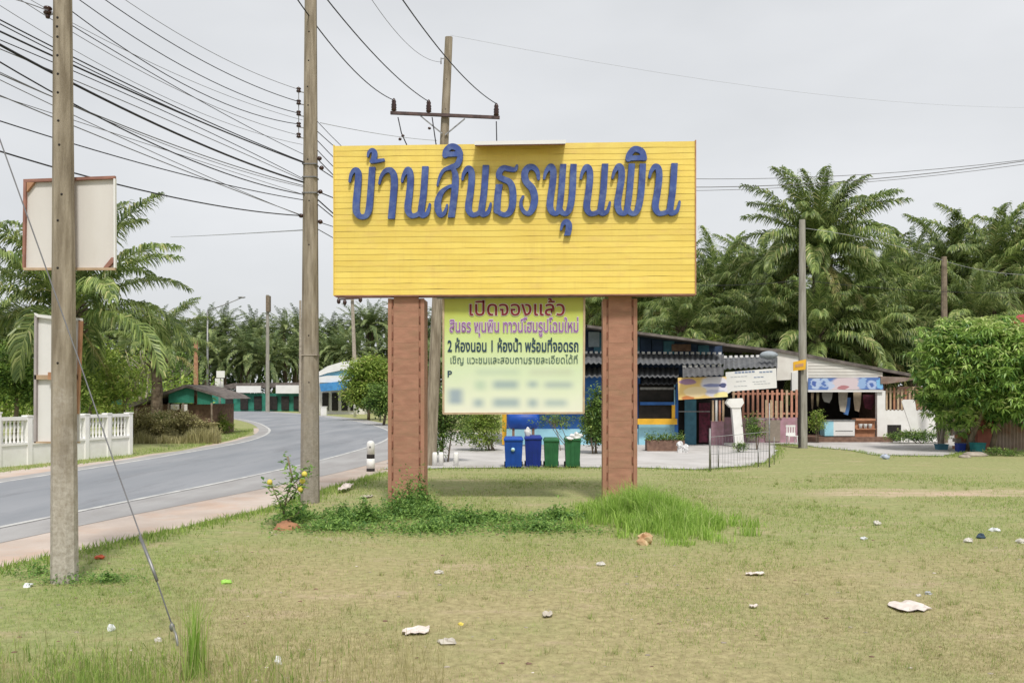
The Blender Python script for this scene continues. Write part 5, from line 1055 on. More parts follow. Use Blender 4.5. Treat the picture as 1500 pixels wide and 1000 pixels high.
for (px, py, w, h, nm, m_, lab, cat) in ((474, 600, 4, 9, 'display_case', M_whiteclean, 'small white box in front of the blue-awning shop', 'box'), (492, 600, 5, 8, 'parked_motorbike', M_dark, '', '')):
    if nm == 'display_case': mb = MB(); a = at(px, 0, 104); mb.box(a.x - .35, a.x + .35, 104, 104.5, 0, 1.0); mb.box(a.x - .4, a.x + .4, 103.95, 104.55, 1.0, 1.08); mb.build(nm, m_, label=lab, cat=cat)
for i, (px0, px1, y0, y1, lab) in enumerate(((317, 329, 543, 553, 'small white sign above another beyond the shack'), (315, 327, 554, 567, 'lower of two small white signs beyond the shack'))):
    t = thing('roadside_sign', at((px0 + px1) / 2, 0, 88 + i), lab, 'sign'); mb = MB(); mb.pbox(px0, px1, y0, y1, 88 + i, .08); mb.build('panel', M_whiteclean, t)
    mb = MB(); a = at((px0 + px1) / 2, 0, 88.2 + i); mb.tube([a, P((px0 + px1) / 2, y1, 88.2 + i)], .05, 6); mb.build('post', M_galv, t)
t = thing('white_post', at(520, 0, 96), 'slim white post standing in front of the bright green tree', 'post'); mb = MB(); mb.tube([at(520, 0, 96), P(520, 568, 96)], [.17, .15], 8); mb.build('shaft', M_whiteclean, t); mb = MB(); mb.blob(P(520, 568, 96), (.17, .17, .17), 8, 5, 0); mb.build('cap', M_whiteclean, t)
pb_ = thing('roadside_box', at(558, 0, 80), 'small blue and white box on a stand beside the left pillar', 'box'); mb = MB(); mb.pbox(552, 561, 572, 592, 80, .5); mb.build('cabinet', M_whiteclean, pb_); mb = MB(); mb.pbox(553, 560, 578, 588, 79.96, .03); mb.build('door', M_sky, pb_); mb = MB(); mb.tube([at(557, 0, 80.2), P(557, 592, 80.2)], .08, 6); mb.build('stand', M_galv, pb_)

# black and white guide post
gp = thing('guide_post', G(543, 690), 'black and white banded concrete guide post at the road edge', 'guide post'); a = G(543, 690)
def ring(z0, z1, r, m_, nm, dome=False):
    mb = MB(); pr = [(r, z0), (r, z1)] if not dome else [(r, z0), (r, z1 - .1), (r * .8, z1 - .03), (r * .35, z1)]; mb.lathe(a, pr, 12); mb.build(nm, m_, gp)
ring(0, .10, .135, M_dark, 'black_band'); ring(.10, .42, .133, M_white, 'white_band'); ring(.42, .56, .131, M_dark, 'black_band'); ring(.56, 1.0, .129, M_white, 'white_band', True)
mb = MB(); mb.tube([a + Vector((0, -.128, .80)), a + Vector((0, -.137, .80))], .035, 8); mb.build('reflector', M_galv, gp)
for px in (637, 646, 668):
    t = G(px, 683); mb = MB(); mb.lathe(t, [(.09, 0), (.09, .42), (.07, .5)], 8); mb.build('white_stake', M_white, label={637: 'short white stake nearest the left pillar', 646: 'middle one of three short white stakes by the open shrub', 668: 'right one of three short white stakes by the open shrub'}[px], cat='stake', group='short white stakes by the lane')

# ================================================================ BINS
def bin_(px0, px1, d, h, m, label, lid=True, ribs=False, emblem=False, openlid=False):
    a = at((px0 + px1) / 2, 0, d); w = (px1 - px0) / F * d; t = thing('wheelie_bin', a, label, 'rubbish bin', 'rubbish bins on the lane edge'); mb = MB(); wb, wt = w * .82 / 2, w * .94 / 2; dp = w * .5
    b_ = [a + Vector((x_, y_, .05)) for x_, y_ in ((-wb, -dp * .8), (wb, -dp * .8), (wb, dp * .8), (-wb, dp * .8))] + [a + Vector((x_, y_, h - .08)) for x_, y_ in ((-wt, -dp), (wt, -dp), (wt, dp), (-wt, dp))]
    mb.hexa(b_); mb.build('body', m, t)
    mb = MB(); mb.box(a.x - w / 2, a.x + w / 2, d - dp - .03, d + dp + .03, h - .08, h - .03); rim = mb.build('rim', m, t)
    if lid:
        mb = MB(); v = [a + Vector((x_, y_, z_)) for x_, y_, z_ in ((-w / 2, -dp - .02, h - .03), (w / 2, -dp - .02, h - .03), (w / 2, dp + .02, h - .03), (-w / 2, dp + .02, h - .03), (-w * .42, -dp * .7, h + .03), (w * .42, -dp * .7, h + .03), (w * .42, dp * .8, h + .05), (-w * .42, dp * .8, h + .05))]; mb.hexa(v); mb.build('lid', m, t)
    for s in (-1, 1):
        mb = MB(); c_ = a + Vector((s * (wb + .02), dp * .75, .1)); mb.tube([c_ - Vector((.025, 0, 0)), c_ + Vector((.025, 0, 0))], .1, 12); mb.build('wheel', M_wheel, t)
    for k in range(3 if ribs else 2):
        mb = MB(); x_ = a.x + (k - (1 if ribs else .5)) * w * .26; mb.hexa([Vector((x_ + sx_, d - dp * f + oy, z_)) for z_, f in ((.12, .82), (h - .14, .985)) for sx_, oy in ((-.012, -.014), (.012, -.014), (.012, .02), (-.012, .02))]); mb.build('rib', m, t)
    if emblem:
        mb = MB(); mb.tube([a + Vector((-.02, -dp * .93 - .03, h * .63)), a + Vector((-.02, -dp * .93 - .05, h * .63))], .07, 10); mb.build('emblem', M_lblue, t)
        mb = MB(); mb.tube([a + Vector((-.02, -dp * .93 - .05, h * .63)), a + Vector((-.02, -dp * .93 - .055, h * .63))], .035, 10); mb.build('emblem_centre', M_whiteclean, t)
    return a
bin_(738, 766.5, 29.3, 1.02, M_binblue, 'bright blue bin with a round pale emblem, leftmost of the row', emblem=True)
a1 = bin_(768, 794, 29.6, 1.05, M_binblued, 'deep blue ribbed bin, second from the left, with a white bag on its lid', ribs=True)
bin_(796, 819, 29.5, .98, M_bingreen, 'green bin just right of the blue bins with a bare lid')
a2 = bin_(826.5, 850.5, 29.4, 1.02, M_bingreen, 'green bin, rightmost of the row, heaped with white bags')
mb = MB(); mb.blob(P(773, 634, 29.5), (.11, .11, .18), 9, 7, .30, rnd=random.Random(4)); mb.sm = [False] * len(mb.sm); mb.build('rubbish_bag', M_bag, label='white knotted bag on the deep blue bin', cat='bag')
mb = MB(); mb.blob(P(844, 639.5, 29.3), (.20, .2, .15), 11, 7, .28, rnd=random.Random(5)); mb.blob(P(835, 642.5, 29.2), (.16, .15, .08), 10, 6, .3, rnd=random.Random(6)); mb.sm = [False] * len(mb.sm); mb.build('rubbish_bag', M_bag, label='white bags heaped on the rightmost green bin', cat='bag')

# ================================================================ HOUSES
hs = thing('blue_house', at(880, 0, 42), 'blue shop house with layered dark corrugated roofs and a yellow-framed window', 'house')
mb = MB(); mb.ppoly([(742, 466), (858, 480), (1058, 506), (1058, 604), (742, 604)], 43.2, 6); mb.build('upper_wall', M_navy, hs)
mb = MB(); mb.pbox(742, 938, 540, 628, 42.6, .5); mb.build('wall', M_bluewall, hs)
mb = MB(); mb.pbox(742, 938, 628, 652.4, 42.5, .6); mb.build('lower_wall', M_lblue, hs)
for px in range(870, 1040, 17): mb = MB(); mb.pbox(px, px + 15.8, 486 + (px - 860) * .12, 521, 43.1, .08); mb.build('wall_board', M_navy if (px // 17) % 3 else M_teal, hs)
mb = MB(); mb.pbox(984, 1012, 504, 514, 43.02, .06); mb.build('patched_panel', M_brick, hs)
mb = MB(); mb.pbox(862, 878, 486, 508, 43.0, .06); mb.build('pale_panel', mat('faded_panel', (.30, .36, .42)), hs)
mb = MB()
for (x0, y0, x1, y1) in ((730, 462, 860, 477), (858, 476.5, 1062, 503)):
    a, b = P(x0, y0, 41.2), P(x1, y1, 41.2); up = Vector((0, 0, .09)); mb.hexa([a - up, b - up, b - up + Vector((0, 9, .3)), a - up + Vector((0, 9, .3)), a + up * .4, b + up * .4, b + up * .4 + Vector((0, 9, .3)), a + up * .4 + Vector((0, 9, .3))])
mb.build('main_roof', M_roofedge, hs)
# lean-to roofs, corrugated; a: near edge is lower
def leanto(x0, x1, yt, yb, dt, db, nm, m_, pitch=.26, amp=.045, yt2=None, yb2=None, pale=True):
    mb = MB(); corrugated(mb, P(x0, yt, dt), P(x1, yt2 or yt, dt), P(x1, yb2 or yb, db), P(x0, yb, db), pitch, amp); o = mb.build(nm, m_, hs)
    if pale:   # the ridge flashing that fills the waves shows pale teeth
        n = int((x1 - x0) / F * dt / pitch); w = (x1 - x0) / F * dt / n
        mb = MB()
        for i in range(n):
            p_ = P(x0, yt, dt) + Vector((w * (i + .25), 0, .03)); p_.z += (P(0, yt2 or yt, dt).z - P(0, yt, dt).z) * i / n; mb.box(p_.x - w * .27, p_.x + w * .27, p_.y - .09, p_.y + .05, p_.z - .05, p_.z + .075)
        mb.build('ridge_filler', M_whiteclean, o)
leanto(742, 940, 517.5, 532, 42.9, 40.8, 'lean_to_roof', M_black, yt2=517.5); leanto(940, 1060, 518, 533, 42.9, 40.8, 'lean_to_roof', M_black, yt2=519); leanto(1060, 1139, 524, 540, 42.9, 41.0, 'lean_to_roof', M_black, yt2=522, yb2=537)
leanto(742, 994, 538, 552, 42.4, 40.9, 'awning_roof', M_black, pale=False); leanto(940, 994, 553, 562, 42.4, 41.2, 'awning_roof', M_black, pale=False)
leanto(1000, 1060, 538, 552, 41.0, 39.6, 'awning_roof', mat('awning_grey', (.14, .14, .145), (.09, .09, .095), 3), .26, .04, yt2=536, yb2=549)
mb = MB(); mb.blob(P(1126, 520, 41.5), (.45, .25, .20), 12, 8, .04); mb.build('water_tank', mat('tank_grey', (.34, .38, .42)), hs)
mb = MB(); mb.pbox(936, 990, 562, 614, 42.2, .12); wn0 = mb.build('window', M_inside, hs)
for (x0, x1, y0, y1, m_, nm) in ((938, 990, 567, 570.5, M_galv, 'shutter_bar'), (938, 988, 588.5, 593, M_bluewall, 'shutter_bar'), (934, 992, 613, 621.5, M_yelwin, 'sill'), (984.5, 989, 593, 613, M_yelwin, 'frame'), (989, 993.5, 562, 640, M_bluewall, 'frame'), (988, 990, 562, 593, M_lblue, 'frame')):
    mb = MB(); mb.pbox(x0, x1, y0, y1, 42.0 if nm != 'sill' else 41.9, .16); mb.build(nm, m_, wn0)
mb = MB(); mb.pbox(936, 993, 621.5, 652.4, 42.35, .3); mb.build('lower_wall', M_lblue, hs)
mb = MB(); mb.pbox(735.5, 742, 560, 651, 41.5, .25); mb.build('orange_post', M_yelwin, hs, label='orange-yellow post at the left corner')
mb = MB(); mb.pbox(1003, 1020, 585, 652, 42.4, .1); mb.build('door', M_teal, hs)
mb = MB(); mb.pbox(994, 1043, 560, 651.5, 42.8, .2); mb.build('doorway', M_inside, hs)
mb = MB(); mb.pbox(1024, 1040, 590, 648, 42.5, .08); mb.build('curtain', M_maroon, hs)
mb = MB(); mb.bar(P(994, 602.5, 42.2), P(1040, 602.5, 42.2), .04, .04); mb.build('rail', M_galv, hs)

tk = MB(); c0, c1 = P(743, 615, 41.0), P(790, 615, 41.0); dx_ = (c1 - c0); tk.tube([c0 + dx_ * u for u in (0, .03, .1, .5, .9, .97, 1)], [.20, .36, .44, .45, .44, .36, .2], 20)
tb_ = thing('water_tank', at(766, 0, 41), 'rounded blue tank lying behind the blue bins beside the orange post', 'tank'); tk.build('body', M_binblue, tb_)
for px in (752, 781): mb = MB(); mb.box(P(px, 0, 41).x - .06, P(px, 0, 41).x + .06, 40.8, 41.3, 0, .95); mb.build('stand', M_brick, tb_)
# shop banners: soft shapes printed on flat sheets
def print_mat(name, base, blobs, scale=3.0, streak=None):
    m = bpy.data.materials.new(name); m.use_nodes = True; t = m.node_tree; b = t.nodes['Principled BSDF']; lk = t.links.new; b.inputs['Roughness'].default_value = .5
    tc = N(t, 'ShaderNodeTexCoord'); ns = N(t, 'ShaderNodeTexNoise'); ns.inputs['Scale'].default_value = scale; ns.inputs['Detail'].default_value = 3; lk(tc.outputs['Generated'], ns.inputs['Vector'])
    mxv = N(t, 'ShaderNodeMix', data_type='VECTOR'); mxv.inputs[0].default_value = .12; lk(tc.outputs['Generated'], mxv.inputs[4]); lk(ns.outputs[1], mxv.inputs[5]); vec = mxv.outputs[1]
    rgb = N(t, 'ShaderNodeRGB'); rgb.outputs[0].default_value = (*base, 1); out = rgb.outputs[0]
    for (cx, cz, rx, rz, col) in blobs:
        mp = N(t, 'ShaderNodeMapping'); mp.inputs['Location'].default_value = (-(cx * .88 + .06) / rx, 0, -(cz * .88 + .06) / rz); mp.inputs['Scale'].default_value = (1 / rx, 0, 1 / rz); lk(vec, mp.inputs[0])
        ln = N(t, 'ShaderNodeVectorMath', operation='LENGTH'); lk(mp.outputs[0], ln.inputs[0]); r1 = N(t, 'ShaderNodeMapRange', interpolation_type='SMOOTHSTEP'); r1.inputs[1].default_value = 1.1; r1.inputs[2].default_value = .85; lk(ln.outputs['Value'], r1.inputs[0])
        x_ = N(t, 'ShaderNodeMix', data_type='RGBA'); lk(r1.outputs[0], x_.inputs[0]); lk(out, x_.inputs[6]); x_.inputs[7].default_value = (*col, 1); out = x_.outputs[2]
    lk(out, b.inputs['Base Color']); return m
bn = thing('shop_banner', P(1029, 586, 40.2), 'yellow banner with purple and white shapes hanging over the blue house door', 'banner')
mb = MB(); mb.ppoly([(993, 553), (1064, 551.5), (1066, 581), (994, 585.5)], 40.2, .04); mb.build('printed_sheet', print_mat('print_yellow', (.80, .56, .20), [(.2, .78, .16, .12, (.38, .22, .36)), (.75, .6, .27, .42, (.72, .70, .80)), (.68, .62, .18, .07, (.25, .28, .52)), (.9, .62, .07, .1, (.07, .08, .2)), (.72, .35, .2, .06, (.50, .50, .66)), (.2, .08, .12, .1, (.60, .22, .07)), (.35, .35, .2, .2, (.85, .68, .40)), (.9, .2, .15, .12, (.85, .75, .35))]), bn)
bn = thing('shop_banner', P(1100, 573, 40.6), 'white banner with faint blue lettering beside the yellow one', 'banner')
mb = MB(); mb.ppoly([(1063, 545), (1137, 539), (1138, 568), (1072, 573), (1063, 578)], 40.6, .04); mb.build('printed_sheet', M_whiteclean, bn)
onw = lambda px, py, off=0.0: P(px, py, 40.59 - off)
M_pb = mat('print_blue', (.22, .28, .42)); M_pg = mat('print_grey', (.45, .47, .50))
for (x0, x1, y, m_, th) in ((1076, 1108, 546, M_pb, 2.4), (1112, 1132, 547.5, M_pb, 1.8), (1070, 1098, 552, M_pg, 1), (1104, 1120, 554.5, M_pb, 1.2), (1078, 1096, 559, M_pg, .9), (1102, 1124, 561, M_pg, .9), (1075, 1098, 566, M_pg, .8), (1104, 1130, 564.5, M_pg, .8)):
    for k in range(int((x1 - x0) / 5)):
        mb = MB(); xx = x0 + k * 5 + .4; mb.ppoly([(xx, y - th / 2 - .06 * (xx - 1070)), (xx + 4, y - th / 2 - .06 * (xx - 1070)), (xx + 4, y + th / 2 - .06 * (xx - 1070)), (xx, y + th / 2 - .06 * (xx - 1070))], 40.59, .008); mb.build('printed_mark', m_, bn)

sp_ = thing('shop', at(1230, 0, 46), 'open-fronted shop with a cream gable and a blue patterned banner', 'shop')
D = 45.5
mb = MB(); mb.ppoly([(1138, 515), (1160, 516.5), (1160, 556), (1138, 557)], D, .1); mb.build('gable', M_cream, sp_)
mb = MB(); mb.ppoly([(1160, 516.5), (1293, 545), (1293, 553), (1182, 553), (1182, 572), (1160, 572)], D, .1); mb.build('gable', M_cream, sp_)
for k in range(6): mb = MB(); yy = 531 + k * 4.5; x1 = 1182 + min(108, 40 + k * 26); mb.pbox(1184, min(1291, x1), yy, yy + .5, D - .012, .02); mb.build('board_joint', mat('joint_grey', (.42, .40, .37)), sp_)
mb = MB(); a, b = P(1136, 511.5, D - .14), P(1335, 548.5, D - .14); up = Vector((0, 0, .10)); mb.hexa([a - up, b - up, b - up + Vector((0, 9, .2)), a - up + Vector((0, 9, .2)), a + up * .6, b + up * .6, b + up * .6 + Vector((0, 9, .2)), a + up * .6 + Vector((0, 9, .2))]); mb.build('roof', M_roofedge, sp_)
mb = MB(); a, b = P(1060, 503.5, D - .9), P(1140, 513, D - .9); mb.hexa([a - up, b - up, b - up + Vector((0, 8, .2)), a - up + Vector((0, 8, .2)), a + up * .4, b + up * .4, b + up * .4 + Vector((0, 8, .2)), a + up * .4 + Vector((0, 8, .2))]); mb.build('roof', M_roofedge, sp_)
mb = MB(); mb.ppoly([(1290, 551), (1340, 553), (1340, 556), (1300, 562), (1290, 562)], D - .3, 5); mb.build('side_roof', M_corr, sp_)
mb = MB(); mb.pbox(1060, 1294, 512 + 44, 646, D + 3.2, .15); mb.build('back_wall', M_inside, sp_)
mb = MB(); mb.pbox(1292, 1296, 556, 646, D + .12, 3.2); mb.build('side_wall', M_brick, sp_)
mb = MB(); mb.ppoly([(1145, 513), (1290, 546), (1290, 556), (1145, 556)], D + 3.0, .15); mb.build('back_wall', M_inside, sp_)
mb = MB(); mb.box(P(1170, 0, D).x, P(1297, 0, D).x, D - .9, D + 3.2, .0, .28); mb.build('floor_slab', M_brick, sp_)
mb = MB(); mb.pbox(1285, 1297, 572, 646, D - .15, .25); mb.build('pillar', M_white, sp_)
mb = MB(); mb.pbox(1160, 1168.5, 545, 572, D - .1, .2); mb.build('white_panel', M_whiteclean, sp_); mb = MB(); mb.pbox(1181.5, 1184, 545, 574, D - .1, .2); mb.build('white_panel', M_whiteclean, sp_)
bn = thing('shop_banner', P(1239, 574, D - .25), 'blue swirl-patterned banner with a pink motif over the shop front', 'banner')
mb = MB(); mb.ppoly([(1184, 554), (1292, 552.5), (1294, 570), (1184, 571)], D - .25, .04)
mb.build('printed_sheet', print_mat('print_blue_swirl', (.10, .19, .48), [(.5, .3, .19, .75, (.66, .56, .60)), (.1, .5, .06, .4, (.45, .55, .75)), (.08, .5, .03, .2, (.08, .14, .42)), (.22, .6, .06, .35, (.40, .52, .74)), (.21, .5, .025, .2, (.1, .18, .46)), (.3, .3, .04, .3, (.5, .58, .76)), (.72, .55, .05, .4, (.30, .45, .72)), (.85, .4, .06, .35, (.42, .52, .76)), (.85, .4, .025, .15, (.08, .15, .45)), (.96, .5, .04, .4, (.22, .5, .8)), (.46, .2, .06, .15, (.45, .2, .22))], 5), bn)
mb = MB(); mb.pbox(1184, 1294, 571, 574, D - .27, .06); mb.build('lower_batten', M_whiteclean, bn)
# things in the shop
fz = thing('chest_freezer', Vector((P(1230, 0, D - .6).x, D - .6, .28)), 'white chest freezer with a light blue end at the shop front', 'freezer')
zf0, zf1 = .28, 1.12
xa, xb, xc = P(1208, 0, D - .6).x, P(1221, 0, D - .6).x, P(1252, 0, D - .6).x
mb = MB(); mb.box(xa, xb, D - .6, D + .1, zf0 + .06, zf1); mb.build('end_panel', M_lblue, fz); mb = MB(); mb.box(xb, xc, D - .6, D + .1, zf0 + .06, zf1); mb.build('body', M_whiteclean, fz); mb = MB(); mb.box(xa - .02, xc + .02, D - .63, D + .12, zf1, zf1 + .06); mb.build('lid', M_galv, fz); mb = MB(); mb.box(xb + .1, xc - .1, D - .61, D - .598, zf0 + .3, zf0 + .34); mb.build('handle', M_galv, fz)
cs = thing('counter', Vector((P(1268, 0, D - .5).x, D - .5, .28)), 'orange counter with a row of white cups on its shelf', 'counter')
mb = MB(); mb.pbox(1254, 1283, 613, 616, D - .5, .6); mb.build('counter_top', M_terr, cs); mb = MB(); mb.box(P(1254, 0, D - .5).x, P(1283, 0, D - .5).x, D - .35, D + .05, .28, P(0, 616, D - .5).z); mb.build('front_panel', M_terr, cs)
mb = MB(); mb.pbox(1254, 1283, 627.5, 629, D - .5, .16); mb.build('shelf', M_terr, cs)
for k in range(3): mb = MB(); c_ = P(1260.5 + k * 7, 627.4, D - .43); mb.lathe(c_, [(.07, 0), (.10, .2), (.105, .24)], 10); mb.build('cup', M_whiteclean, label=('left', 'middle', 'right')[k] + ' one of three white cups on the orange counter shelf', cat='cup', group='white cups on the counter shelf')
for i, (x0, x1, y0, y1, m_, lab) in enumerate(((1204, 1220, 574, 590, mat('cloth_grey', (.30, .29, .27)), 'grey cloth hanging under the blue banner'), (1228, 1242, 572, 604, mat('cloth_pale', (.42, .38, .32)), 'pale cloth hanging in the middle of the shop front'), (1233, 1246, 582, 608, mat('cloth_blue', (.08, .18, .42)), 'blue cloth hanging in the middle of the shop front'), (1250, 1262, 573, 603, mat('cloth_tan', (.46, .38, .28)), 'tan cloth hanging at the right of the shop front'), (1264, 1282, 578, 600, M_maroon, 'dark red cloth hanging behind the orange counter'), (1188, 1192, 574, 600, mat('cloth_brown', (.20, .15, .10)), 'narrow brown strip hanging near the shop pole'), (1196, 1200, 574, 596, mat('cloth_olive', (.22, .19, .11)), 'narrow olive strip hanging near the shop pole'))):
    mb = MB(); w = x1 - x0; mb.ppoly([(x0, y0), (x1, y0), (x1 - w * .1, y0 + (y1 - y0) * .6), (x1 - w * .3, y1), (x0 + w * .2, y1 - 2), (x0 + w * .05, y0 + (y1 - y0) * .5)], D + .2 + .07 * i, .03); mb.build('hanging_cloth', m_, label=lab, cat='cloth')

# slat fence on mauve wall
D = 44.4
fn = thing('slat_fence', at(1115, 0, D), 'salmon slat fence standing on a low mauve wall beside the shop', 'fence')
mb = MB(); mb.pbox(1060, 1168, 611, 648, D, .18); mb.build('low_wall', M_mauve, fn)
mb = MB(); mb.pbox(1072, 1169, 575, 578, D + .06, .05); mb.build('rail', M_salmon, fn); mb = MB(); mb.pbox(1072, 1169, 604, 607, D + .06, .05); mb.build('rail', M_salmon, fn)
for k in range(14):
    px = 1073 + k * 7.1; mb = MB(); mb.pbox(px, px + 3.3, 571 + random.uniform(-1, 1), 611 + random.uniform(-1, 2), D - .01 + random.uniform(0, .01), .03); mb.build('slat', M_salmon if k not in (0, 11) else M_slatpale, fn)
for k in range(4):
    px = 1121 + k * 7.2; mb = MB(); mb.pbox(px, px + 3.6, 586 + random.uniform(-1, 1), 612, D - .09, .04); mb.build('slat', M_slatpale, fn, label='pale shorter slat')
for x0, x1, y0 in ((1094, 1110, 614), (1121, 1143, 615)):
    mb = MB(); mb.pbox(x0, x1, y0, 646, D - .08, .06); mb.build('panel', mat('taupe_panel', (.30, .255, .21)), fn)
D = 42.0; f2 = thing('slat_fence', at(1052, 0, D), 'short fence of pale and brown slats beside the blue house door', 'fence')
mb = MB(); mb.pbox(1042, 1060, 616, 652, D, .15); mb.build('low_wall', M_mauve, f2)
for k, m_ in enumerate((M_slatpale, M_whiteclean, M_salmon, M_slatpale)): px = 1043 + k * 5; mb = MB(); mb.pbox(px, px + 3, 586, 617, D - .03, .03); mb.build('slat', m_, f2)
# white concrete column with a wide head
D = 40.5; cl = thing('column', at(1078, 0, D), 'leaning white column with a wide head between the banners and the mauve wall', 'column')
mb = MB(); mb.ppoly([(1072, 596), (1085, 595), (1091, 660), (1078, 661)], D, .3); mb.build('shaft', M_white, cl); mb = MB(); mb.ppoly([(1064, 590), (1068, 584), (1088, 583), (1090, 590), (1085, 597), (1071, 597)], D - .04, .38); mb.build('head', M_white, cl)
# plastic stool-like chair
t = thing('plastic_chair', at(1162, 0, 42.5), 'white plastic chair beside the shop pole', 'chair'); a = at(1162, 0, 42.5)
mb = MB(); mb.box(a.x - .24, a.x + .24, a.y, a.y + .42, .42, .46); mb.build('seat', M_whiteclean, t)
for sx_ in (-.22, .22):
    for sy_ in (.02, .40): mb = MB(); mb.tube([a + Vector((sx_, sy_, 0)), a + Vector((sx_ * .9, sy_, .42))], .02, 6); mb.build('leg', M_whiteclean, t)
mb = MB(); mb.box(a.x - .24, a.x + .24, a.y + .40, a.y + .43, .46, .60)
for k in range(4): mb.box(a.x - .21 + k * .125, a.x - .15 + k * .125, a.y + .405, a.y + .425, .60, .88)
mb.box(a.x - .24, a.x + .24, a.y + .40, a.y + .43, .88, .98); mb.build('backrest', M_whiteclean, t)
# fence on the right with white low wall
D = 45.6; f3 = thing('slat_fence', at(1335, 0, D), 'pale wooden slat fence on a white low wall right of the shop', 'fence')
mb = MB(); mb.pbox(1297, 1372, 600, 646.5, D, .18); mb.build('low_wall', M_white, f3); mb = MB(); mb.pbox(1300, 1320, 622, 646, D - .02, .03); mb.build('opening', M_inside, f3)
mb = MB(); mb.pbox(1292, 1366, 572, 575, D + .05, .05); mb.build('rail', M_slatpale, f3)
for k in range(14): px = 1292 + k * 5.6; mb = MB(); mb.pbox(px, px + 2.6, 568 + random.uniform(-2, 2), 601, D - .0, .03); mb.build('slat', M_slatpale if k % 3 else M_terr, f3)
mb = MB(); mb.pbox(1290, 1368, 566, 600, D + 1.4, .1); mb.build('boarding', M_brick, f3, label='brown boarding behind the slats')
mb = MB(); mb.ppoly([(1321, 588), (1324, 585), (1340, 585), (1346, 629), (1335, 630)], 43.5, .06); bd = mb.build('leaning_board', M_white, label='white board leaning against the low wall by the slat fence', cat='board')
# stacked pale blocks, brown fence, red roof house
bs = thing('block_stack', at(1414, 0, 39), 'stack of pale blocks left of the brown corrugated fence', 'block stack')
for r_ in range(5):
    for k in range(4): mb = MB(); z = .17 * r_; x_ = at(1400, 0, 39).x + k * .26 + (.1 if r_ % 2 else 0) + random.uniform(-.02, .02); mb.box(x_, x_ + .24, 39 + random.uniform(-.03, .03), 39.3, z, z + .16); mb.build('block', M_barkpale if (r_ + k) % 3 else M_terr, bs)
D = 37.5; cf = thing('corrugated_fence', at(1475, 0, D), 'brown rusty corrugated sheet fence under the mango tree', 'fence')
mb = MB(); mb.pbox(1432, 1441, 609, 660, D - .1, .2); mb.build('post', M_redpost, cf); mb = MB(); mb.pbox(1441, 1455, 607, 661, D - .02, .08); mb.build('wall_panel', M_redpost, cf)
for k in range(5):
    x0 = 1455 + k * 26; mb = MB(); corrugated(mb, P(x0, 610, D + .01 * (k % 2)), P(x0 + 26.4, 610, D + .01 * (k % 2)), P(x0 + 26.4, 660, D + .01 * (k % 2)), P(x0, 660, D + .01 * (k % 2)), .15, .02); mb.build('sheet', M_corr, cf)
mb = MB(); mb.pbox(1455, 1585, 608, 610.5, D - .05, .12); mb.build('top_rail', M_redpost, cf)
rh = thing('red_roof_house', at(1560, 0, 46), 'house with a red roof, only its eave showing at the right edge', 'house')
mb = MB(); mb.ppoly([(1480, 475), (1506, 459), (1660, 440), (1660, 472), (1486, 480)], 44, .9); mb.build('roof', M_redroof, rh); mb = MB(); mb.pbox(1520, 1640, 478, 640, 44.9, 1); mb.build('wall', M_cream, rh)
# planter with weeds
pl = thing('planter', at(975, 0, 37.5), 'long brown planter box of green weeds below the yellow window', 'planter')
mb = MB(); a, b = at(948, 0, 37.5), at(1003, 0, 37.5); mb.box(a.x, b.x, 37.5, 38.1, 0, .5); mb.build('box', M_brick, pl); mb = MB(); q = random.Random(9)
leaf_cloud(mb, [(q.uniform(a.x, b.x), q.uniform(37.45, 38.1), .48 + abs(q.gauss(0, .14))) for _ in range(700)], .13, -.2, q); mb.build('plants', M_bush, pl, kind='stuff')
for i, (px, py) in enumerate(((996, 652), (1004, 656))): mb = MB(); mb.blob(P(px, py, 36.8), (.13, .12, .16), 9, 6, .35, rnd=random.Random(i)); mb.sm = [False] * len(mb.sm); mb.box(P(px, 0, 36.8).x - .1, P(px, 0, 36.8).x + .1, 36.75, 36.9, 0, .2); mb.build('white_sack', M_bag, label=('upper left of two white sacks' if i == 0 else 'lower right of two white sacks') + ' beside the brown planter', cat='sack')
# rickety wire enclosure
we = thing('wire_enclosure', at(1085, 0, 30.5), 'low makeshift wire pen on thin posts at the grass edge', 'fence')
for (px, y0, yb, w) in ((1040, 627, 690, .05), (1052, 652, 686, .03), (1111, 655, 684, .03), (1127, 590, 684, .035), (1134, 640, 680, .02)):
    g_ = G(px, yb); mb = MB(); mb.tube([g_, P(px, y0, g_.y)], w * .7, 6); mb.build('post', M_galv, we)
for (a, b) in (((1040, 640, 690), (1127, 632, 684)), ((1040, 665, 690), (1127, 660, 684)), ((1040, 652, 690), (1052, 652, 686)), ((1111, 614, 684), (1134, 612, 680))):
    mb = MB(); mb.tube([P(a[0], a[1], dg(a[2])), P(b[0], b[1], dg(b[2]))], .009, 5); mb.build('rail_wire', M_wirepale, we)
for k in range(20):
    px = 1041 + k * 4.3; dd = dg(690 - 6 * k / 20); mb = MB(); mb.tube([P(px, 640 - .1 * k, dd), P(px + random.uniform(-1, 1), 688 - .25 * k, dd)], .004, 4); mb.build('mesh_wire', M_wiregrey, we)
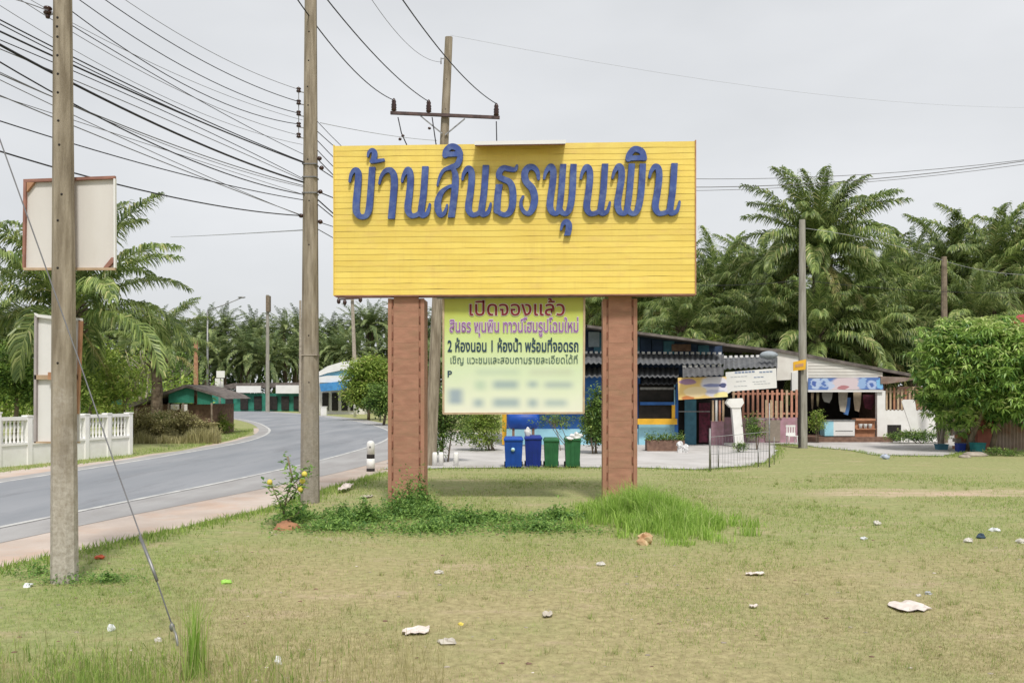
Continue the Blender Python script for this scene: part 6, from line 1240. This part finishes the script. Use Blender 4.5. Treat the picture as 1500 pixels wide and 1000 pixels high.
# clutter near the corrugated fence
for (px0, px1, y0, y1, yb, m_, nm, lab, cat) in ((1372, 1386, 651, 658, 659, M_teal, 'plastic_crate', 'grey-blue crate, left one of the clutter below the blocks', 'crate'), (1401, 1412, 650, 661, 662, M_binblued, 'plastic_crate', 'dark blue crate in the middle of the clutter', 'crate'), (1424, 1440, 649, 661, 663, mat('tub_teal', (.03, .20, .22)), 'plastic_tub', 'teal tub beside the corrugated fence', 'tub')):
    d = dg(yb); a = at((px0 + px1) / 2, 0, d); w = (px1 - px0) / F * d / 2; h = (yb - y0) / F * d; t = thing(nm, a, lab, cat)
    mb = MB(); mb.hexa([a + Vector((x_ * .85, y_ * .85, 0)) for x_, y_ in ((-w, -w), (w, -w), (w, w), (-w, w))] + [a + Vector((x_, y_, h)) for x_, y_ in ((-w, -w), (w, -w), (w, w), (-w, w))]); mb.build('body', m_, t)
    mb = MB(); mb.box(a.x - w - .02, a.x + w + .02, a.y - w - .02, a.y + w + .02, h, h + .03); mb.build('rim', m_, t)
mb = MB(); mb.blob(G(1428, 668) + Vector((0, 0, .05)), (.5, .3, .12), 12, 6, .2); mb.blob(G(1413, 670) + Vector((0, 0, .03)), (.25, .2, .09), 10, 6, .2); mb.build('rubble_pile', M_barkpale, label='low pale rubble pile at the grass edge near the blue crate', cat='rubble')

# ================================================================ LITTER
def paper(px, py, w, h, m_, label, seed, cat='litter', lift=.02):
    q = random.Random(seed); g_ = G(px, py); sx_ = w / F * g_.y / 2; sy_ = max(.05, h / F * g_.y * g_.y / H / 2); mb = MB(); n = 7; vs = []
    for j in range(n):
        for i in range(n): u, v = i / (n - 1) * 2 - 1, j / (n - 1) * 2 - 1; k = 1 - .18 * q.random() * (abs(u) > .9 or abs(v) > .9) - (.16 if abs(u * v) > .8 else 0); vs.append(g_ + Vector((u * sx_ * k, v * sy_ * k + u * sy_ * .2, lift + q.uniform(0, lift * 1.2))))
    fs = [(j * n + i, j * n + i + 1, (j + 1) * n + i + 1, (j + 1) * n + i) for j in range(n - 1) for i in range(n - 1)]; k0 = len(vs); vs += [v - Vector((0, 0, .006)) for v in vs]; fs += [tuple(k + k0 for k in f[::-1]) for f in fs]
    mb.add(vs, fs); return mb.build('litter_paper', m_, label=label, cat=cat)
def crumple(px, py, r, m_, label, seed, nm='litter_scrap', sq=.6):
    q = random.Random(seed); g_ = G(px, py); rr = r / F * g_.y; mb = MB(); mb.blob(g_ + Vector((0, 0, rr * sq * .55)), (rr, rr * .8, rr * sq), 9, 6, .36, rnd=q); mb.sm = [False] * len(mb.sm); mb.build(nm, m_, label=label, cat='litter')
paper(1331, 890, 56, 15, M_paper, 'largest pinkish sheet of paper on the grass at lower right', 1)
paper(610, 926, 42, 11, M_paper, 'flat white paper sheet on the near grass below the left pillar', 2)
crumple(655, 942, 13, mat('crumple_grey', (.55, .51, .45)), 'crumpled greyish paper just below the flat white sheet', 3, sq=.35)
crumple(643, 840, 6, M_scrap, 'small white scrap on the grass between the pillars', 4); crumple(880, 828, 6, M_scrap, 'small white scrap below the right pillar grass', 5)
crumple(945, 797, 11, mat('coconut_husk', (.62, .50, .30), (.38, .20, .10), 6, .9), 'pale coconut husk at the edge of the tall grass', 6, 'coconut_husk', .95)
crumple(163, 923, 5.5, M_plastic, 'crushed clear bottle on the grass right of the nearest pole', 7, sq=1.1); crumple(232, 939, 4.5, M_scrap, 'small white cup near the guy wire anchor', 8, sq=.9)
crumple(331, 854, 8, mat('lime_plastic', (.35, .62, .12)), 'lime green plastic scrap left of centre', 9, sq=.45); crumple(147, 818, 8, mat('red_plastic', (.55, .10, .05)), 'red-orange plastic scrap behind the nearest pole', 10, sq=.4)
crumple(407, 972, 5, M_plastic, 'pale blue-white cup standing in the near grass', 11, sq=1.5); crumple(1346, 873, 4, M_scrap, 'tiny white scrap just above the largest paper sheet', 12); crumple(1360, 870, 5, mat('grey_scrap', (.5, .52, .55)), 'small grey-white scrap above and right of the largest paper', 13)
crumple(1419, 794, 7, M_scrap, 'white flattened cup left of the dark blue scrap', 14, sq=.6); crumple(1436, 788, 6, mat('dark_scrap', (.05, .08, .12)), 'dark blue scrap between two white ones', 15, sq=.7); crumple(1457, 778, 7, M_plastic, 'white bottle scrap farther up the lot at right', 16, sq=.5); crumple(1495, 795, 6, M_scrap, 'white cup at the right edge of the view', 17, sq=.7)
crumple(1285, 769, 5, M_scrap, 'white ball of paper alone right of the tall grass', 18, sq=.9); crumple(1266, 790, 5, M_plastic, 'faint clear plastic scrap on the green patch', 19, sq=.6); crumple(675, 915, 4, M_flower, 'tiny yellow scrap right of the flat white sheet', 20)
crumple(41, 859, 7, M_plastic, 'pale plastic scrap in weeds left of the nearest pole foot', 21, sq=.5); crumple(1297, 672, 6, mat('lilac_scrap', (.45, .5, .62)), 'pale lilac bag at the edge of the lane', 22, sq=.7)
paper(506, 719, 13, 8, M_paper, 'pale upright scrap on the grass behind the middle pole', 23, lift=.08); paper(537, 728, 18, 4, mat('tan_card', (.5, .45, .35)), 'flat tan card left of the left pillar', 24)
paper(1106, 842, 30, 3, M_paper, 'thin pale strip of paper right of the tall grass', 25); paper(1104, 890, 14, 3, M_paper, 'small pale strip near the lower middle right', 26); paper(802, 902, 16, 7, mat('card_pink', (.55, .5, .42)), 'faded card on the dry grass at centre', 27)
q = random.Random(77); k = 0
mb = MB()
for i in range(260):   # countless bits of leaf litter and soil crumbs
    d = 7 * (24 / 7) ** q.random(); x_ = q.uniform(-.62, .62) * d
    if x_ < lerp_line(EDGE_DIRT, d) + .2: continue
    r = q.uniform(.006, .022); mb.blob((x_, d, r * .1), (r * 1.5, r, r * .5), 6, 4, .3, q.choice((0, 0, 0, 0, 1, 1, 1, 2)), rnd=q)
mb.build('leaf_litter', [M_brick, M_barkpale, M_paper], label='scattered crumbs of leaf litter and soil over the grass lot', cat='leaf litter', kind='stuff')
bpy.context.view_layer.update()

cb = [o for o in bpy.data.objects if o.get('group') == gl and o['label'] == W]
cb.sort(key=lambda o: -max(v.co.z for v in o.data.vertices) - o.location.z)
for i, o in enumerate(cb): o['label'] = ORD[i] + ' highest of the black cables running in from the left to the tall middle pole'
cb = [o for o in bpy.data.objects if o.get('label') == W2]
cb.sort(key=lambda o: -max(v.co.z for v in o.data.vertices) - o.location.z)
for i, o in enumerate(cb): o['label'] = ORD[i] + ' cable from the top leaving the middle pole behind the billboard edge'
